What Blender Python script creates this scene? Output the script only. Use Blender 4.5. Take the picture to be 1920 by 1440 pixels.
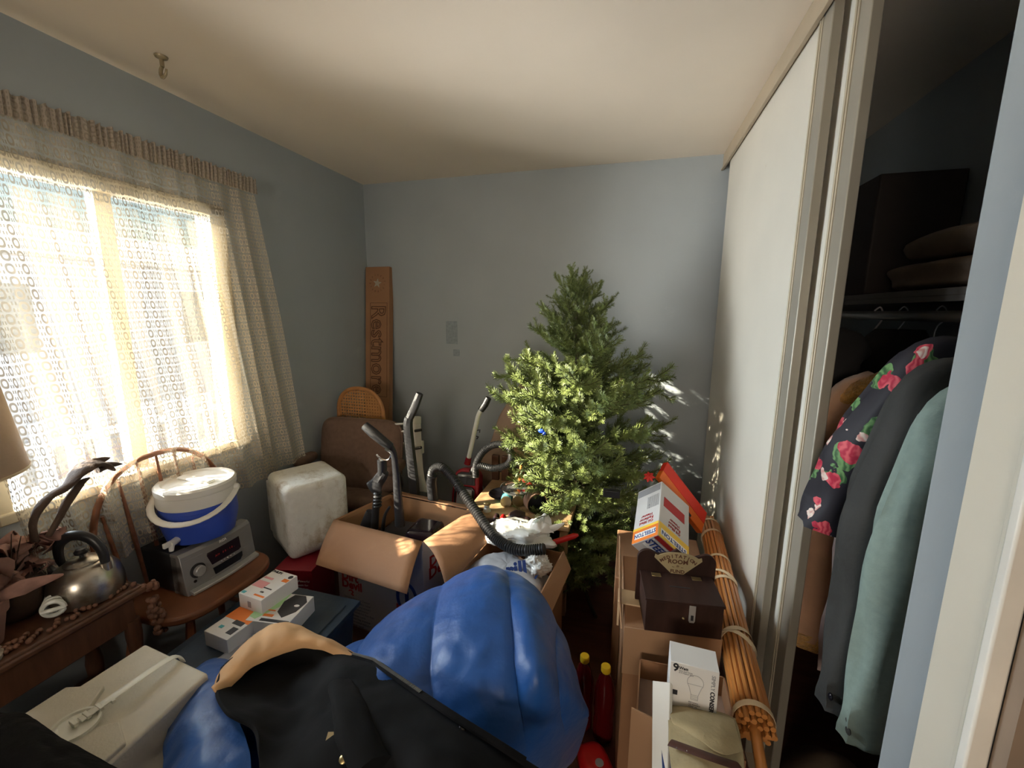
import bpy, math, random
from mathutils import Vector, Matrix, Euler, noise
random.seed(7)
S = bpy.context.scene
C = S.collection
for o in list(bpy.data.objects): bpy.data.objects.remove(o)
V3 = Vector
pi = math.pi
R_ = math.radians

# ---------------- camera ----------------
FPX = 788.0
CAMH = 1.55
_d = V3((224, -134, FPX)); _v = V3((-30, 4580, FPX))
_D = _d.normalized(); _N = (_v - _D * _v.dot(_D)).normalized(); _X = _N.cross(_D)
CAMP = V3((0, 0, CAMH))
def cw(c):            # camera-space (x right, y down, z forward) -> world
    return V3((_X.dot(c), _D.dot(c), -_N.dot(c)))
def P(u, v, **k):     # measured photo point on a given world plane
    r = cw(V3(((u - 960) / FPX, (v - 720) / FPX, 1)))
    a, val = list(k.items())[0]; i = 'xyz'.index(a)
    return CAMP + r * ((val - CAMP[i]) / r[i])
cd = bpy.data.cameras.new('camera'); cam = bpy.data.objects.new('camera', cd); C.objects.link(cam)
cd.sensor_width = 36; cd.sensor_fit = 'HORIZONTAL'; cd.lens = FPX / 1920 * 36; cd.clip_start = .02; cd.clip_end = 200
_r, _u, _b = cw(V3((1, 0, 0))), cw(V3((0, -1, 0))), cw(V3((0, 0, -1)))
cam.matrix_world = Matrix(((_r.x, _u.x, _b.x, 0), (_r.y, _u.y, _b.y, 0), (_r.z, _u.z, _b.z, CAMH), (0, 0, 0, 1)))
S.camera = cam

# ---------------- sky, sun, exposure ----------------
S.view_settings.view_transform = 'Standard'; S.view_settings.look = 'None'
S.view_settings.gamma = 1; S.view_settings.use_curve_mapping = False
S.view_settings.exposure = 1.3
w = bpy.data.worlds.new('world'); S.world = w; w.use_nodes = True
nt = w.node_tree; bg = nt.nodes['Background']
sky = nt.nodes.new('ShaderNodeTexSky'); sky.sky_type = 'NISHITA'; sky.sun_disc = False
sky.sun_elevation = R_(18); sky.sun_rotation = R_(239); sky.air_density = 1.2; sky.dust_density = 1.0
nt.links.new(sky.outputs[0], bg.inputs[0]); bg.inputs[1].default_value = 0.09
sd = bpy.data.lights.new('sun', 'SUN'); sd.energy = 24; sd.angle = R_(0.6); sd.color = (1, .86, .66)
so = bpy.data.objects.new('sun', sd); C.objects.link(so)
so.rotation_euler = V3((1, .60, -.385)).to_track_quat('-Z', 'Y').to_euler()
def area(name, loc, d, sx, sy, e, col):
    l = bpy.data.lights.new(name, 'AREA'); l.shape = 'RECTANGLE'; l.size = sx; l.size_y = sy; l.energy = e; l.color = col
    o = bpy.data.objects.new(name, l); C.objects.link(o); o.location = loc
    o.rotation_euler = V3(d).to_track_quat('-Z', 'Y').to_euler(); return l
# added unseen fill lamps: three outside the window, one in the hall behind
area('daylight_fill', (-5.0, .55, 2.1), (1, 0.05, 0), 2.6, 3.2, 640, (.84, .92, 1))  # area lamp added out of view to boost level daylight onto the right wall
area('yard_fill', (-4.2, -1.3, .45), (1, .85, .42), 2.6, 1.4, 420, (1, .93, .84))  # lamp added off to the side to brighten rear ceiling and back wall
area('bounce_fill', (-3.1, 1.2, .12), (1, 0, .62), 2.4, 1.2, 190, (1, .93, .86))  # lamp added below the sill, stands in for light thrown up by snow
area('hall_fill', (-.35, -2.1, 1.5), (0, 1, .45), .9, .6, 17, (1, .86, .70))  # invented lamp, a weak warm fill for the room from behind
S.cycles.use_denoising = True
S.cycles.max_bounces = 10; S.cycles.diffuse_bounces = 6; S.cycles.transparent_max_bounces = 16
S.cycles.caustics_reflective = False; S.cycles.caustics_refractive = False
S.cycles.sample_clamp_indirect = 6

# ---------------- materials ----------------
def mat(name, col, rough=.6, metal=0, var=.08, scale=8, bump=0, bscale=None, spec=.5, trans=0, sheen=0, stretch=None, dirt=None, dscale=3, dthr=(.5, .7), coat=0, emit=0):
    m = bpy.data.materials.new(name); m.use_nodes = True
    n = m.node_tree.nodes; L = m.node_tree.links; b = n['Principled BSDF']
    b.inputs['Roughness'].default_value = rough; b.inputs['Metallic'].default_value = metal
    b.inputs['Specular IOR Level'].default_value = spec; b.inputs['Transmission Weight'].default_value = trans
    b.inputs['Sheen Weight'].default_value = sheen; b.inputs['Coat Weight'].default_value = coat
    tc = n.new('ShaderNodeTexCoord'); mp = n.new('ShaderNodeMapping'); L.new(tc.outputs['Object'], mp.inputs[0])
    if stretch: mp.inputs['Scale'].default_value = stretch
    nz = n.new('ShaderNodeTexNoise'); nz.inputs['Scale'].default_value = scale; nz.inputs['Detail'].default_value = 5
    L.new(mp.outputs[0], nz.inputs[0])
    r = n.new('ShaderNodeValToRGB')
    c0 = [max(0, c * (1 - var)) for c in col]; c1 = [min(1, c * (1 + var)) for c in col]
    r.color_ramp.elements[0].color = (*c0, 1); r.color_ramp.elements[1].color = (*c1, 1)
    r.color_ramp.elements[0].position = .3; r.color_ramp.elements[1].position = .7
    L.new(nz.outputs[0], r.inputs[0]); out = r.outputs[0]
    if dirt:
        n2 = n.new('ShaderNodeTexNoise'); n2.inputs['Scale'].default_value = dscale; n2.inputs['Detail'].default_value = 8; n2.inputs['Roughness'].default_value = .7
        L.new(tc.outputs['Object'], n2.inputs[0])
        r2 = n.new('ShaderNodeValToRGB'); r2.color_ramp.elements[0].position = dthr[0]; r2.color_ramp.elements[1].position = dthr[1]
        L.new(n2.outputs[0], r2.inputs[0])
        mx = n.new('ShaderNodeMixRGB'); L.new(r2.outputs[0], mx.inputs[0]); L.new(out, mx.inputs[1]); mx.inputs[2].default_value = (*dirt, 1); out = mx.outputs[0]
    L.new(out, b.inputs['Base Color'])
    if bump:
        n3 = n.new('ShaderNodeTexNoise'); n3.inputs['Scale'].default_value = bscale or scale * 4; n3.inputs['Detail'].default_value = 4
        L.new(mp.outputs[0], n3.inputs[0])
        bp = n.new('ShaderNodeBump'); bp.inputs['Strength'].default_value = bump; bp.inputs['Distance'].default_value = .01
        L.new(n3.outputs[0], bp.inputs['Height']); L.new(bp.outputs[0], b.inputs['Normal'])
    return m
M = {}
def mk(k, *a, **kw): M[k] = mat(k, *a, **kw); return M[k]
mk('wall_paint', (.35, .39, .415), .55, var=.04, scale=3, bump=.05, bscale=60, dirt=(.39, .43, .45), dscale=1.7, dthr=(.62, .7))
mk('ceiling_paint', (.82, .725, .61), .8, var=.03, scale=2, bump=.04, bscale=80)
mk('floor_wood', (.10, .035, .02), .4, var=.3, scale=4, stretch=(1, 8, 1))
mk('door_panel', (.66, .62, .54), .45, var=.03, scale=4, dirt=(.56, .50, .42), dscale=5, dthr=(.68, .76))
mk('door_stile', (.33, .30, .245), .38, metal=.3, var=.05)
mk('bead_metal', (.50, .44, .33), .5, metal=.2)
mk('track_paint', (.42, .34, .24), .5, var=.06)
mk('casing', (.74, .69, .58), .5, var=.03, scale=5, dirt=(.55, .50, .42), dscale=9, dthr=(.66, .72))
mk('casing_bead', (.9, .87, .80), .4)
mk('jamb_brown', (.30, .22, .16), .5)
mk('window_frame', (.38, .32, .22), .5)
mk('card', (.34, .175, .088), .75, var=.07, scale=3, bump=.05, bscale=90, dirt=(.37, .20, .10), dscale=6)
mk('card_pale', (.42, .25, .14), .75, var=.07, scale=3, bump=.05, bscale=90)
mk('card_inner', (.40, .22, .11), .75, var=.06)
mk('foam', (.74, .74, .69), .8, var=.05, scale=30, bump=.35, bscale=140, dirt=(.36, .27, .15), dscale=6, dthr=(.50, .70))
mk('foam_clean', (.70, .67, .58), .8, var=.03, scale=30, bump=.15, bscale=160, dirt=(.50, .36, .24), dscale=2.6, dthr=(.6, .74))
mk('red_carton', (.30, .015, .03), .4, var=.1)
mk('white_carton', (.60, .58, .56), .5, var=.03)
mk('white_paper', (.80, .79, .77), .5, var=.02)
mk('ink_red', (.42, .02, .02), .5)
mk('ink_black', (.015, .015, .02), .5)
mk('ink_grey', (.30, .30, .31), .5)
mk('ink_white', (.85, .83, .80), .5)
mk('ink_blue', (.015, .05, .22), .5)
mk('ink_orange', (.85, .22, .03), .5)
mk('ink_yellow', (.90, .58, .06), .5)
mk('ink_green', (.45, .72, .38), .5)
mk('ink_pink', (.80, .36, .38), .5)
mk('ink_brown', (.10, .035, .015), .6)
mk('ink_teal', (.1, .5, .55), .5)
mk('black_plastic', (.018, .018, .02), .35, var=.2)
mk('black_rubber', (.012, .012, .013), .45, var=.2)
mk('black_gloss', (.01, .01, .014), .12)
mk('dark_display', (.02, .012, .018), .15)
mk('silver_plastic', (.28, .275, .27), .35, metal=.35, var=.05)
mk('silver_light', (.48, .48, .47), .3, metal=.4)
mk('chrome', (.7, .7, .7), .15, metal=1)
mk('steel', (.48, .45, .40), .30, metal=1, var=.15, scale=6, dirt=(.30, .22, .13), dscale=9, dthr=(.5, .75), bump=.03)
mk('brass', (.55, .42, .2), .35, metal=.9)
mk('blue_plastic', (.035, .085, .48), .38, var=.04)
mk('white_plastic', (.78, .77, .72), .4, var=.03, dirt=(.6, .55, .45), dscale=8, dthr=(.64, .75))
mk('white_handle', (.72, .72, .63), .4)
mk('chair_wood', (.22, .085, .04), .38, var=.25, scale=6, stretch=(1, 1, 6))
mk('dark_wood', (.055, .026, .019), .4, var=.3, scale=8, stretch=(1, 6, 1), bump=.04)
mk('mid_wood', (.10, .042, .022), .45, var=.3, scale=8, stretch=(1, 5, 1))
mk('pale_wood', (.52, .33, .17), .45, var=.15, scale=6, stretch=(1, 5, 1))
mk('box_wood', (.034, .015, .011), .6, spec=.25, var=.35, scale=7, stretch=(4, 1, 1), bump=.05)
mk('bamboo', (.52, .21, .055), .32, var=.22, scale=9, stretch=(1, .4, 1), coat=.2)
mk('mask_tape', (.72, .56, .36), .55, var=.08)
mk('lampshade', (.78, .56, .38), .8, var=.04, bump=.06, bscale=120)
mk('brown_cushion', (.155, .095, .068), .9, var=.12, scale=40, bump=.1, bscale=200)
mk('cane', (.50, .24, .08), .5, var=.15, scale=20)
mk('terracotta', (.30, .16, .13), .8, var=.1)
mk('drift', (.075, .045, .03), .85, var=.35, scale=12, bump=.4, bscale=60)
mk('petal', (.36, .20, .16), .85, var=.3, scale=20)
mk('bead_wood', (.19, .09, .055), .5, var=.2)
mk('cfl_glass', (.80, .82, .76), .3)
mk('tree_needle', (.075, .135, .045), .5, var=.3, scale=5)
mk('tree_needle_light', (.20, .28, .075), .5, var=.25, scale=5)
mk('tree_stem', (.05, .035, .02), .8)
mk('bag_blue', (.006, .075, .30), .46, var=.12, scale=5, bump=.45, bscale=16, sheen=.1)
mk('bag_navy', (.01, .03, .12), .45, var=.1)
mk('coat_lining', (.0045, .005, .006), .9, var=.5, scale=5, bump=.3, bscale=14, spec=.25)
mk('coat_tan', (.62, .37, .18), .8, var=.08, scale=9, bump=.25, bscale=26)
mk('black_cloth', (.005, .005, .006), .95, var=.5, bump=.3, bscale=50, spec=.2)
mk('plastic_film', (.70, .69, .65), .28, var=.05, bump=.3, bscale=30)
mk('grey_film', (.42, .43, .46), .35, var=.08, bump=.3, bscale=20)
mk('tote_plastic', (.035, .055, .085), .3, var=.3, scale=10, bump=.25, bscale=22)
mk('red_plastic', (.50, .012, .012), .35)
mk('vac_red', (.30, .012, .022), .25)
mk('red_panel', (.70, .035, .015), .4)
mk('orange_panel', (.80, .16, .02), .4)
mk('glass_clear', (.9, .95, .93), .05, trans=.9)
mk('copper', (.50, .30, .22), .4, metal=.5, var=.15)
mk('tin', (.55, .50, .40), .3, metal=.8)
mk('leather_dark', (.045, .02, .02), .4, var=.2)
mk('canvas', (.42, .34, .19), .85, var=.1, scale=10, bump=.15, bscale=120)
mk('leather_strap', (.09, .035, .025), .5, var=.2)
mk('juice', (.08, .004, .005), .12)
mk('yellow_cap', (.80, .52, .02), .4)
mk('suede', (.50, .29, .18), .95, var=.12, scale=12, bump=.15, bscale=60, sheen=.3)
mk('fur', (.60, .31, .07), .95, var=.3, scale=60, bump=.9, bscale=220, sheen=.4)
mk('jacket_charcoal', (.030, .030, .028), .8, var=.15, scale=14, bump=.12, bscale=120)
mk('jacket_sage', (.22, .29, .26), .85, var=.07, scale=60, bump=.1, bscale=200)
mk('pink_cloth', (.50, .38, .36), .85, var=.05)
mk('dark_coat', (.012, .010, .010), .9, var=.3)
mk('brown_coat', (.12, .045, .018), .9, var=.2)
mk('blanket', (.20, .15, .11), .9, var=.15, bump=.3, bscale=20)
mk('shelf_paint', (.13, .12, .11), .6)
mk('dark_box', (.03, .02, .017), .7)
mk('yellow_cloth', (.35, .22, .02), .8)
mk('hanger_white', (.75, .70, .70), .4)
mk('light_blue_cloth', (.40, .50, .70), .8)
mk('snow', (.50, .51, .54), .9, var=.05, scale=1)
mk('siding', (.78, .80, .90), .8, var=.05, scale=1)
mk('roof_out', (.60, .57, .56), .9, var=.1)
mk('kraft', (.42, .30, .23), .8, var=.06, bump=.15, bscale=20)
mk('hook_metal', (.33, .27, .17), .4, metal=.5)
mk('pottery', (.35, .30, .25), .6)
mk('ribbon_blue', (.01, .06, .55), .4)
mk('poinsettia', (.65, .03, .02), .6)
mk('silver_flake', (.85, .85, .83), .4)

def floral():
    m = bpy.data.materials.new('floral_print'); m.use_nodes = True
    n = m.node_tree.nodes; L = m.node_tree.links; b = n['Principled BSDF']; b.inputs['Roughness'].default_value = .7
    tc = n.new('ShaderNodeTexCoord'); base = None
    dn = n.new('ShaderNodeTexNoise'); dn.inputs['Scale'].default_value = 30; L.new(tc.outputs['Object'], dn.inputs[0])
    ad = n.new('ShaderNodeMixRGB'); ad.blend_type = 'ADD'; ad.inputs[0].default_value = .035
    L.new(tc.outputs['Object'], ad.inputs[1]); L.new(dn.outputs[1], ad.inputs[2])
    prev = None
    for i, (sc, off, thr, c0, c1) in enumerate([(16, 0, .42, (.03, .09, .03), (.14, .28, .10)), (18, 3.3, .34, (.38, .01, .04), (.62, .10, .12)), (22, 7.1, .24, (.72, .62, .54), (.55, .25, .22))]):
        mp = n.new('ShaderNodeMapping'); mp.inputs['Location'].default_value = (off, off * .7, off * 1.3); mp.inputs['Scale'].default_value = (1, .8, .7)
        L.new(ad.outputs[0], mp.inputs[0])
        v = n.new('ShaderNodeTexVoronoi'); v.inputs['Scale'].default_value = sc; L.new(mp.outputs[0], v.inputs[0])
        lt = n.new('ShaderNodeMath'); lt.operation = 'LESS_THAN'; L.new(v.outputs['Distance'], lt.inputs[0]); lt.inputs[1].default_value = thr
        sp = n.new('ShaderNodeSeparateColor'); L.new(v.outputs['Color'], sp.inputs[0])
        g = n.new('ShaderNodeMath'); g.operation = 'GREATER_THAN'; L.new(sp.outputs[0], g.inputs[0]); g.inputs[1].default_value = .38
        mu = n.new('ShaderNodeMath'); mu.operation = 'MULTIPLY'; L.new(lt.outputs[0], mu.inputs[0]); L.new(g.outputs[0], mu.inputs[1])
        wv = n.new('ShaderNodeTexWave'); wv.inputs['Scale'].default_value = 28; wv.inputs['Distortion'].default_value = 4; L.new(mp.outputs[0], wv.inputs[0])
        cr = n.new('ShaderNodeMixRGB'); L.new(wv.outputs[1], cr.inputs[0]); cr.inputs[1].default_value = (*c0, 1); cr.inputs[2].default_value = (*c1, 1)
        mx = n.new('ShaderNodeMixRGB'); L.new(mu.outputs[0], mx.inputs[0]); L.new(cr.outputs[0], mx.inputs[2])
        if prev: L.new(prev, mx.inputs[1])
        else: mx.inputs[1].default_value = (.012, .010, .016, 1)
        prev = mx.outputs[0]
    L.new(prev, b.inputs['Base Color']); return m
M['floral'] = floral()

def lace(name, dense=0.0, col=(.80, .71, .57)):
    m = bpy.data.materials.new(name); m.use_nodes = True
    n = m.node_tree.nodes; L = m.node_tree.links; n.remove(n['Principled BSDF']); out = n['Material Output']
    uv = n.new('ShaderNodeUVMap'); uv.uv_map = 'UVMap'; sx = n.new('ShaderNodeSeparateXYZ'); L.new(uv.outputs[0], sx.inputs[0])
    def mth(op, a, b=None, c=None):
        x = n.new('ShaderNodeMath'); x.operation = op
        for i, q in enumerate((a, b, c)):
            if q is None: continue
            if isinstance(q, (int, float)): x.inputs[i].default_value = q
            else: L.new(q, x.inputs[i])
        return x.outputs[0]
    U, W = sx.outputs[0], sx.outputs[1]
    def cell(s, p, off=0): return mth('SUBTRACT', mth('FRACT', mth('ADD', mth('DIVIDE', s, p), off)), .5)
    pu, pw = .048, .040
    cx = cell(U, pu); cy = cell(W, pw)
    # chain of links down each column
    ax = mth('MULTIPLY', mth('ABSOLUTE', cx), 3.2); ay = mth('MULTIPLY', mth('ABSOLUTE', cy), 2.1)
    rad = mth('POWER', mth('ADD', mth('POWER', ax, 2.5), mth('POWER', ay, 2.5)), .4)
    ring = mth('LESS_THAN', mth('ABSOLUTE', mth('SUBTRACT', rad, .68)), .20)
    # small squares on either side
    dx = mth('LESS_THAN', mth('ABSOLUTE', mth('SUBTRACT', mth('ABSOLUTE', cx), .40)), .045)
    dy = mth('LESS_THAN', mth('ABSOLUTE', mth('SUBTRACT', mth('ABSOLUTE', cy), .27)), .13)
    sq = mth('MULTIPLY', dx, dy)
    motif = mth('MAXIMUM', ring, sq)
    gr = mth('MAXIMUM', mth('GREATER_THAN', cell(W, .0085), .16), mth('GREATER_THAN', cell(U, .0085), .30))
    net = mth('ADD', mth('MULTIPLY', gr, .05), .25 + dense)
    op = mth('MINIMUM', mth('MAXIMUM', mth('MULTIPLY', motif, .93), net), .98)
    tr = n.new('ShaderNodeBsdfTransparent'); df = n.new('ShaderNodeBsdfDiffuse'); tl = n.new('ShaderNodeBsdfTranslucent')
    df.inputs[0].default_value = (*col, 1); tl.inputs[0].default_value = (*[c * .92 for c in col], 1)
    cm = n.new('ShaderNodeMixRGB'); L.new(motif, cm.inputs[0]); cm.inputs[1].default_value = (*col, 1); cm.inputs[2].default_value = (*[c * .62 for c in col], 1); L.new(cm.outputs[0], df.inputs[0])
    a = n.new('ShaderNodeMixShader'); a.inputs[0].default_value = .045; L.new(df.outputs[0], a.inputs[1]); L.new(tl.outputs[0], a.inputs[2])
    b = n.new('ShaderNodeMixShader'); L.new(op, b.inputs[0]); L.new(tr.outputs[0], b.inputs[1]); L.new(a.outputs[0], b.inputs[2])
    L.new(b.outputs[0], out.inputs[0]); return m
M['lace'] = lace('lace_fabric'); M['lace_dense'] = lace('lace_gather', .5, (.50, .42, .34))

def pane():
    m = bpy.data.materials.new('window_pane'); m.use_nodes = True
    n = m.node_tree.nodes; L = m.node_tree.links; n.remove(n['Principled BSDF'])
    tr = n.new('ShaderNodeBsdfTransparent'); gl = n.new('ShaderNodeBsdfGlossy'); gl.inputs['Roughness'].default_value = .02
    fr = n.new('ShaderNodeFresnel'); fr.inputs[0].default_value = 1.45; mx = n.new('ShaderNodeMixShader')
    L.new(fr.outputs[0], mx.inputs[0]); L.new(tr.outputs[0], mx.inputs[1]); L.new(gl.outputs[0], mx.inputs[2])
    tr.inputs[0].default_value = (.94, .96, .96, 1)
    L.new(mx.outputs[0], n['Material Output'].inputs[0]); return m
M['pane'] = pane()

def cane_mat():   # woven cane: real holes in the sheet
    m = M['cane']; n = m.node_tree.nodes; L = m.node_tree.links; b = n['Principled BSDF']
    tc = n.new('ShaderNodeTexCoord'); sp = n.new('ShaderNodeSeparateXYZ'); L.new(tc.outputs['Object'], sp.inputs[0])
    r = []
    for k in (0, 2):
        q = n.new('ShaderNodeMath'); q.operation = 'DIVIDE'; L.new(sp.outputs[k], q.inputs[0]); q.inputs[1].default_value = .020
        f = n.new('ShaderNodeMath'); f.operation = 'FRACT'; L.new(q.outputs[0], f.inputs[0])
        g = n.new('ShaderNodeMath'); g.operation = 'GREATER_THAN'; L.new(f.outputs[0], g.inputs[0]); g.inputs[1].default_value = .52; r.append(g.outputs[0])
    mu = n.new('ShaderNodeMath'); mu.operation = 'MULTIPLY'; L.new(r[0], mu.inputs[0]); L.new(r[1], mu.inputs[1])
    iv = n.new('ShaderNodeMath'); iv.operation = 'SUBTRACT'; iv.inputs[0].default_value = 1; L.new(mu.outputs[0], iv.inputs[1])
    L.new(iv.outputs[0], b.inputs['Alpha'])
M['cane_web'] = None
cane_mat(); M['cane_web'] = M['cane']; mk('cane', (.46, .21, .07), .45, var=.15, scale=20)

# ---------------- mesh helpers ----------------
def rz(a): return Matrix.Rotation(a, 4, 'Z')
def T(*v): return Matrix.Translation(V3(v if len(v) > 1 else v[0]))
def FM(o, r, u):
    r = V3(r).normalized(); u = V3(u); u = (u - r * u.dot(r)).normalized(); n_ = r.cross(u); o = V3(o)
    return Matrix(((r.x, u.x, n_.x, o.x), (r.y, u.y, n_.y, o.y), (r.z, u.z, n_.z, o.z), (0, 0, 0, 1)))
class MB:
    def __init__(s): s.v = []; s.f = []; s.uv = {}
    def add(s, vs, fs, X=None):
        b = len(s.v); s.v += [(X @ V3(q)) if X else V3(q) for q in vs]; s.f += [tuple(b + i for i in f) for f in fs]; return b
    def box(s, a, b, X=None):
        x0, y0, z0 = a; x1, y1, z1 = b
        s.add([(x0, y0, z0), (x1, y0, z0), (x1, y1, z0), (x0, y1, z0), (x0, y0, z1), (x1, y0, z1), (x1, y1, z1), (x0, y1, z1)],
              [(0, 3, 2, 1), (4, 5, 6, 7), (0, 1, 5, 4), (1, 2, 6, 5), (2, 3, 7, 6), (3, 0, 4, 7)], X); return s
    def hexa(s, p, X=None):
        s.add(p, [(0, 3, 2, 1), (4, 5, 6, 7), (0, 1, 5, 4), (1, 2, 6, 5), (2, 3, 7, 6), (3, 0, 4, 7)], X); return s
    def slab(s, q, t):     # four corners + thickness along their normal
        q = [V3(p) for p in q]; n_ = (q[1] - q[0]).cross(q[3] - q[0]).normalized() * t
        s.hexa([p for p in q] + [p + n_ for p in q]); return s
    def rings(s, rs, cap=True, closed=True, X=None):
        n_ = len(rs[0]); b = s.add([p for r in rs for p in r], [], X)
        for i in range(len(rs) - 1):
            for j in range(n_ if closed else n_ - 1):
                k = (j + 1) % n_; s.f.append((b + i * n_ + j, b + i * n_ + k, b + (i + 1) * n_ + k, b + (i + 1) * n_ + j))
        if cap:
            s.f.append(tuple(b + j for j in reversed(range(n_)))); s.f.append(tuple(b + (len(rs) - 1) * n_ + j for j in range(n_)))
        return s
    def lathe(s, prof, n=32, X=None, cap=True):
        return s.rings([[(r * math.cos(2 * pi * j / n), r * math.sin(2 * pi * j / n), z) for j in range(n)] for r, z in prof], cap, True, X)
    def tube(s, path, r, n=10, r2=None, up=None, smooth=0, X=None, wob=0):
        path = [V3(p) for p in path]
        rr = list(r) if isinstance(r, (list, tuple)) else [r] * len(path)
        r2 = list(r2) if isinstance(r2, (list, tuple)) else ([r2] * len(path) if r2 else rr)
        if smooth:
            np_, nr, n2 = [], [], []
            L = len(path)
            for i in range(L - 1):
                p0, p1, p2, p3 = path[max(i - 1, 0)], path[i], path[i + 1], path[min(i + 2, L - 1)]
                for k in range(smooth):
                    t = k / smooth
                    np_.append(.5 * ((2 * p1) + (p2 - p0) * t + (2 * p0 - 5 * p1 + 4 * p2 - p3) * t * t + (3 * p1 - p0 - 3 * p2 + p3) * t ** 3))
                    nr.append(rr[i] * (1 - t) + rr[i + 1] * t); n2.append(r2[i] * (1 - t) + r2[i + 1] * t)
            np_.append(path[-1]); nr.append(rr[-1]); n2.append(r2[-1]); path, rr, r2 = np_, nr, n2
        t0 = (path[1] - path[0]).normalized()
        a = V3(up) if up else (V3((0, 0, 1)) if abs(t0.z) < .9 else V3((1, 0, 0)))
        a = (a - t0 * a.dot(t0)).normalized(); rs = []
        for i, p in enumerate(path):
            t = (path[min(i + 1, len(path) - 1)] - path[max(i - 1, 0)]).normalized()
            a = (a - t * a.dot(t)).normalized(); b = t.cross(a)
            ring = []
            for j in range(n):
                g = 2 * pi * j / n; wv = 1 + (wob * noise.noise(V3((math.cos(g) * 2.2, math.sin(g) * 2.2, i * .16 + wob * 31))) if wob else 0)
                ring.append(p + a * (rr[i] * math.cos(g) * wv) + b * (r2[i] * math.sin(g) * wv))
            rs.append(ring)
        return s.rings(rs, True, True, X)
    def prism(s, poly, t, X=None):   # poly in local xy, thickness along z
        n_ = len(poly); vs = [(x, y, 0) for x, y in poly] + [(x, y, t) for x, y in poly]
        s.add(vs, [tuple(reversed(range(n_))), tuple(range(n_, 2 * n_))] + [(i, (i + 1) % n_, n_ + (i + 1) % n_, n_ + i) for i in range(n_)], X); return s
    def grid(s, fn, nu, nv, uvf=None):
        b = len(s.v)
        for j in range(nv + 1):
            for i in range(nu + 1):
                s.v.append(V3(fn(i / nu, j / nv)))
                if uvf: s.uv[b + j * (nu + 1) + i] = uvf(i / nu, j / nv)
        for j in range(nv):
            for i in range(nu):
                k = b + j * (nu + 1) + i; s.f.append((k, k + 1, k + nu + 2, k + nu + 1))
        return s
    def ball(s, c, r, n=12, sc=(1, 1, 1)):
        c = V3(c)
        return s.rings([[c + V3((r * sc[0] * math.sin(pi * i / n) * math.cos(2 * pi * j / n), r * sc[1] * math.sin(pi * i / n) * math.sin(2 * pi * j / n), -r * sc[2] * math.cos(pi * i / n))) for j in range(n)] for i in [.05] + list(range(1, n)) + [n - .05]])
    def build(s, name, m, parent=None, world=False, bevel=0, seg=2, subd=0, solid=0, angle=35, flat=False, frame=None, voxel=0):
        vs = s.v
        root = parent
        while root is not None and root.parent is not None: root = root.parent
        loc = None
        if root is not None and world:
            inv = root.matrix_basis.inverted(); vs = [inv @ q for q in vs]
        if root is None and frame is None:
            xs = [q.x for q in vs]; ys = [q.y for q in vs]; zs = [q.z for q in vs]
            loc = V3(((min(xs) + max(xs)) / 2, (min(ys) + max(ys)) / 2, min(zs))); vs = [q - loc for q in vs]
        me = bpy.data.meshes.new(name); me.from_pydata([tuple(q) for q in vs], [], s.f); me.update()
        if s.uv:
            l = me.uv_layers.new(name='UVMap')
            for lp in me.loops: l.data[lp.index].uv = s.uv.get(lp.vertex_index, (0, 0))
        me.materials.append(M[m] if isinstance(m, str) else m)
        if not flat:
            me.polygons.foreach_set('use_smooth', [True] * len(me.polygons)); me.set_sharp_from_angle(angle=R_(angle))
        o = bpy.data.objects.new(name, me); C.objects.link(o)
        if parent is not None: o.parent = parent
        elif frame is not None: o.matrix_basis = frame
        else: o.location = loc
        if solid:
            q = o.modifiers.new('thickness', 'SOLIDIFY'); q.thickness = solid; q.offset = -1
        if bevel:
            q = o.modifiers.new('bevel', 'BEVEL'); q.width = bevel; q.segments = seg; q.limit_method = 'ANGLE'; q.angle_limit = R_(40)
        if subd:
            q = o.modifiers.new('subdivision', 'SUBSURF'); q.levels = subd; q.render_levels = subd
        return o
def tag(o, label, cat, group=None):
    o['label'] = label; o['category'] = cat
    if group: o['group'] = group
    return o
def thing(name, label, cat, loc=(0, 0, 0), yaw=0, group=None, rot=None, frame=None):
    o = bpy.data.objects.new(name, None); C.objects.link(o); o.empty_display_size = .05
    if frame is not None: o.matrix_basis = frame
    else:
        o.location = V3(loc); o.rotation_euler = rot if rot else (0, 0, yaw)
        o.matrix_basis = T(loc) @ (Euler(rot).to_matrix().to_4x4() if rot else rz(yaw))
    return tag(o, label, cat, group)
def struct(o): o['kind'] = 'structure'; return o
def patch(rows, nu, nv, disp=None):   # smooth sheet through a grid of world points
    rows = [[V3(p) for p in r] for r in rows]
    def cr(p, t):
        n_ = len(p) - 1; x = min(t * n_, n_ - 1e-6); i = int(x); f = x - i
        a, b, c, d = p[max(i - 1, 0)], p[i], p[i + 1], p[min(i + 2, n_)]
        return .5 * ((2 * b) + (c - a) * f + (2 * a - 5 * b + 4 * c - d) * f * f + (3 * b - a - 3 * c + d) * f ** 3)
    def fn(u, v):
        q = cr([cr(r, u) for r in rows], v)
        return q + disp(u, v, q) if disp else q
    mb = MB(); mb.grid(fn, nu, nv, lambda u, v: (u, v)); return mb
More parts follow.
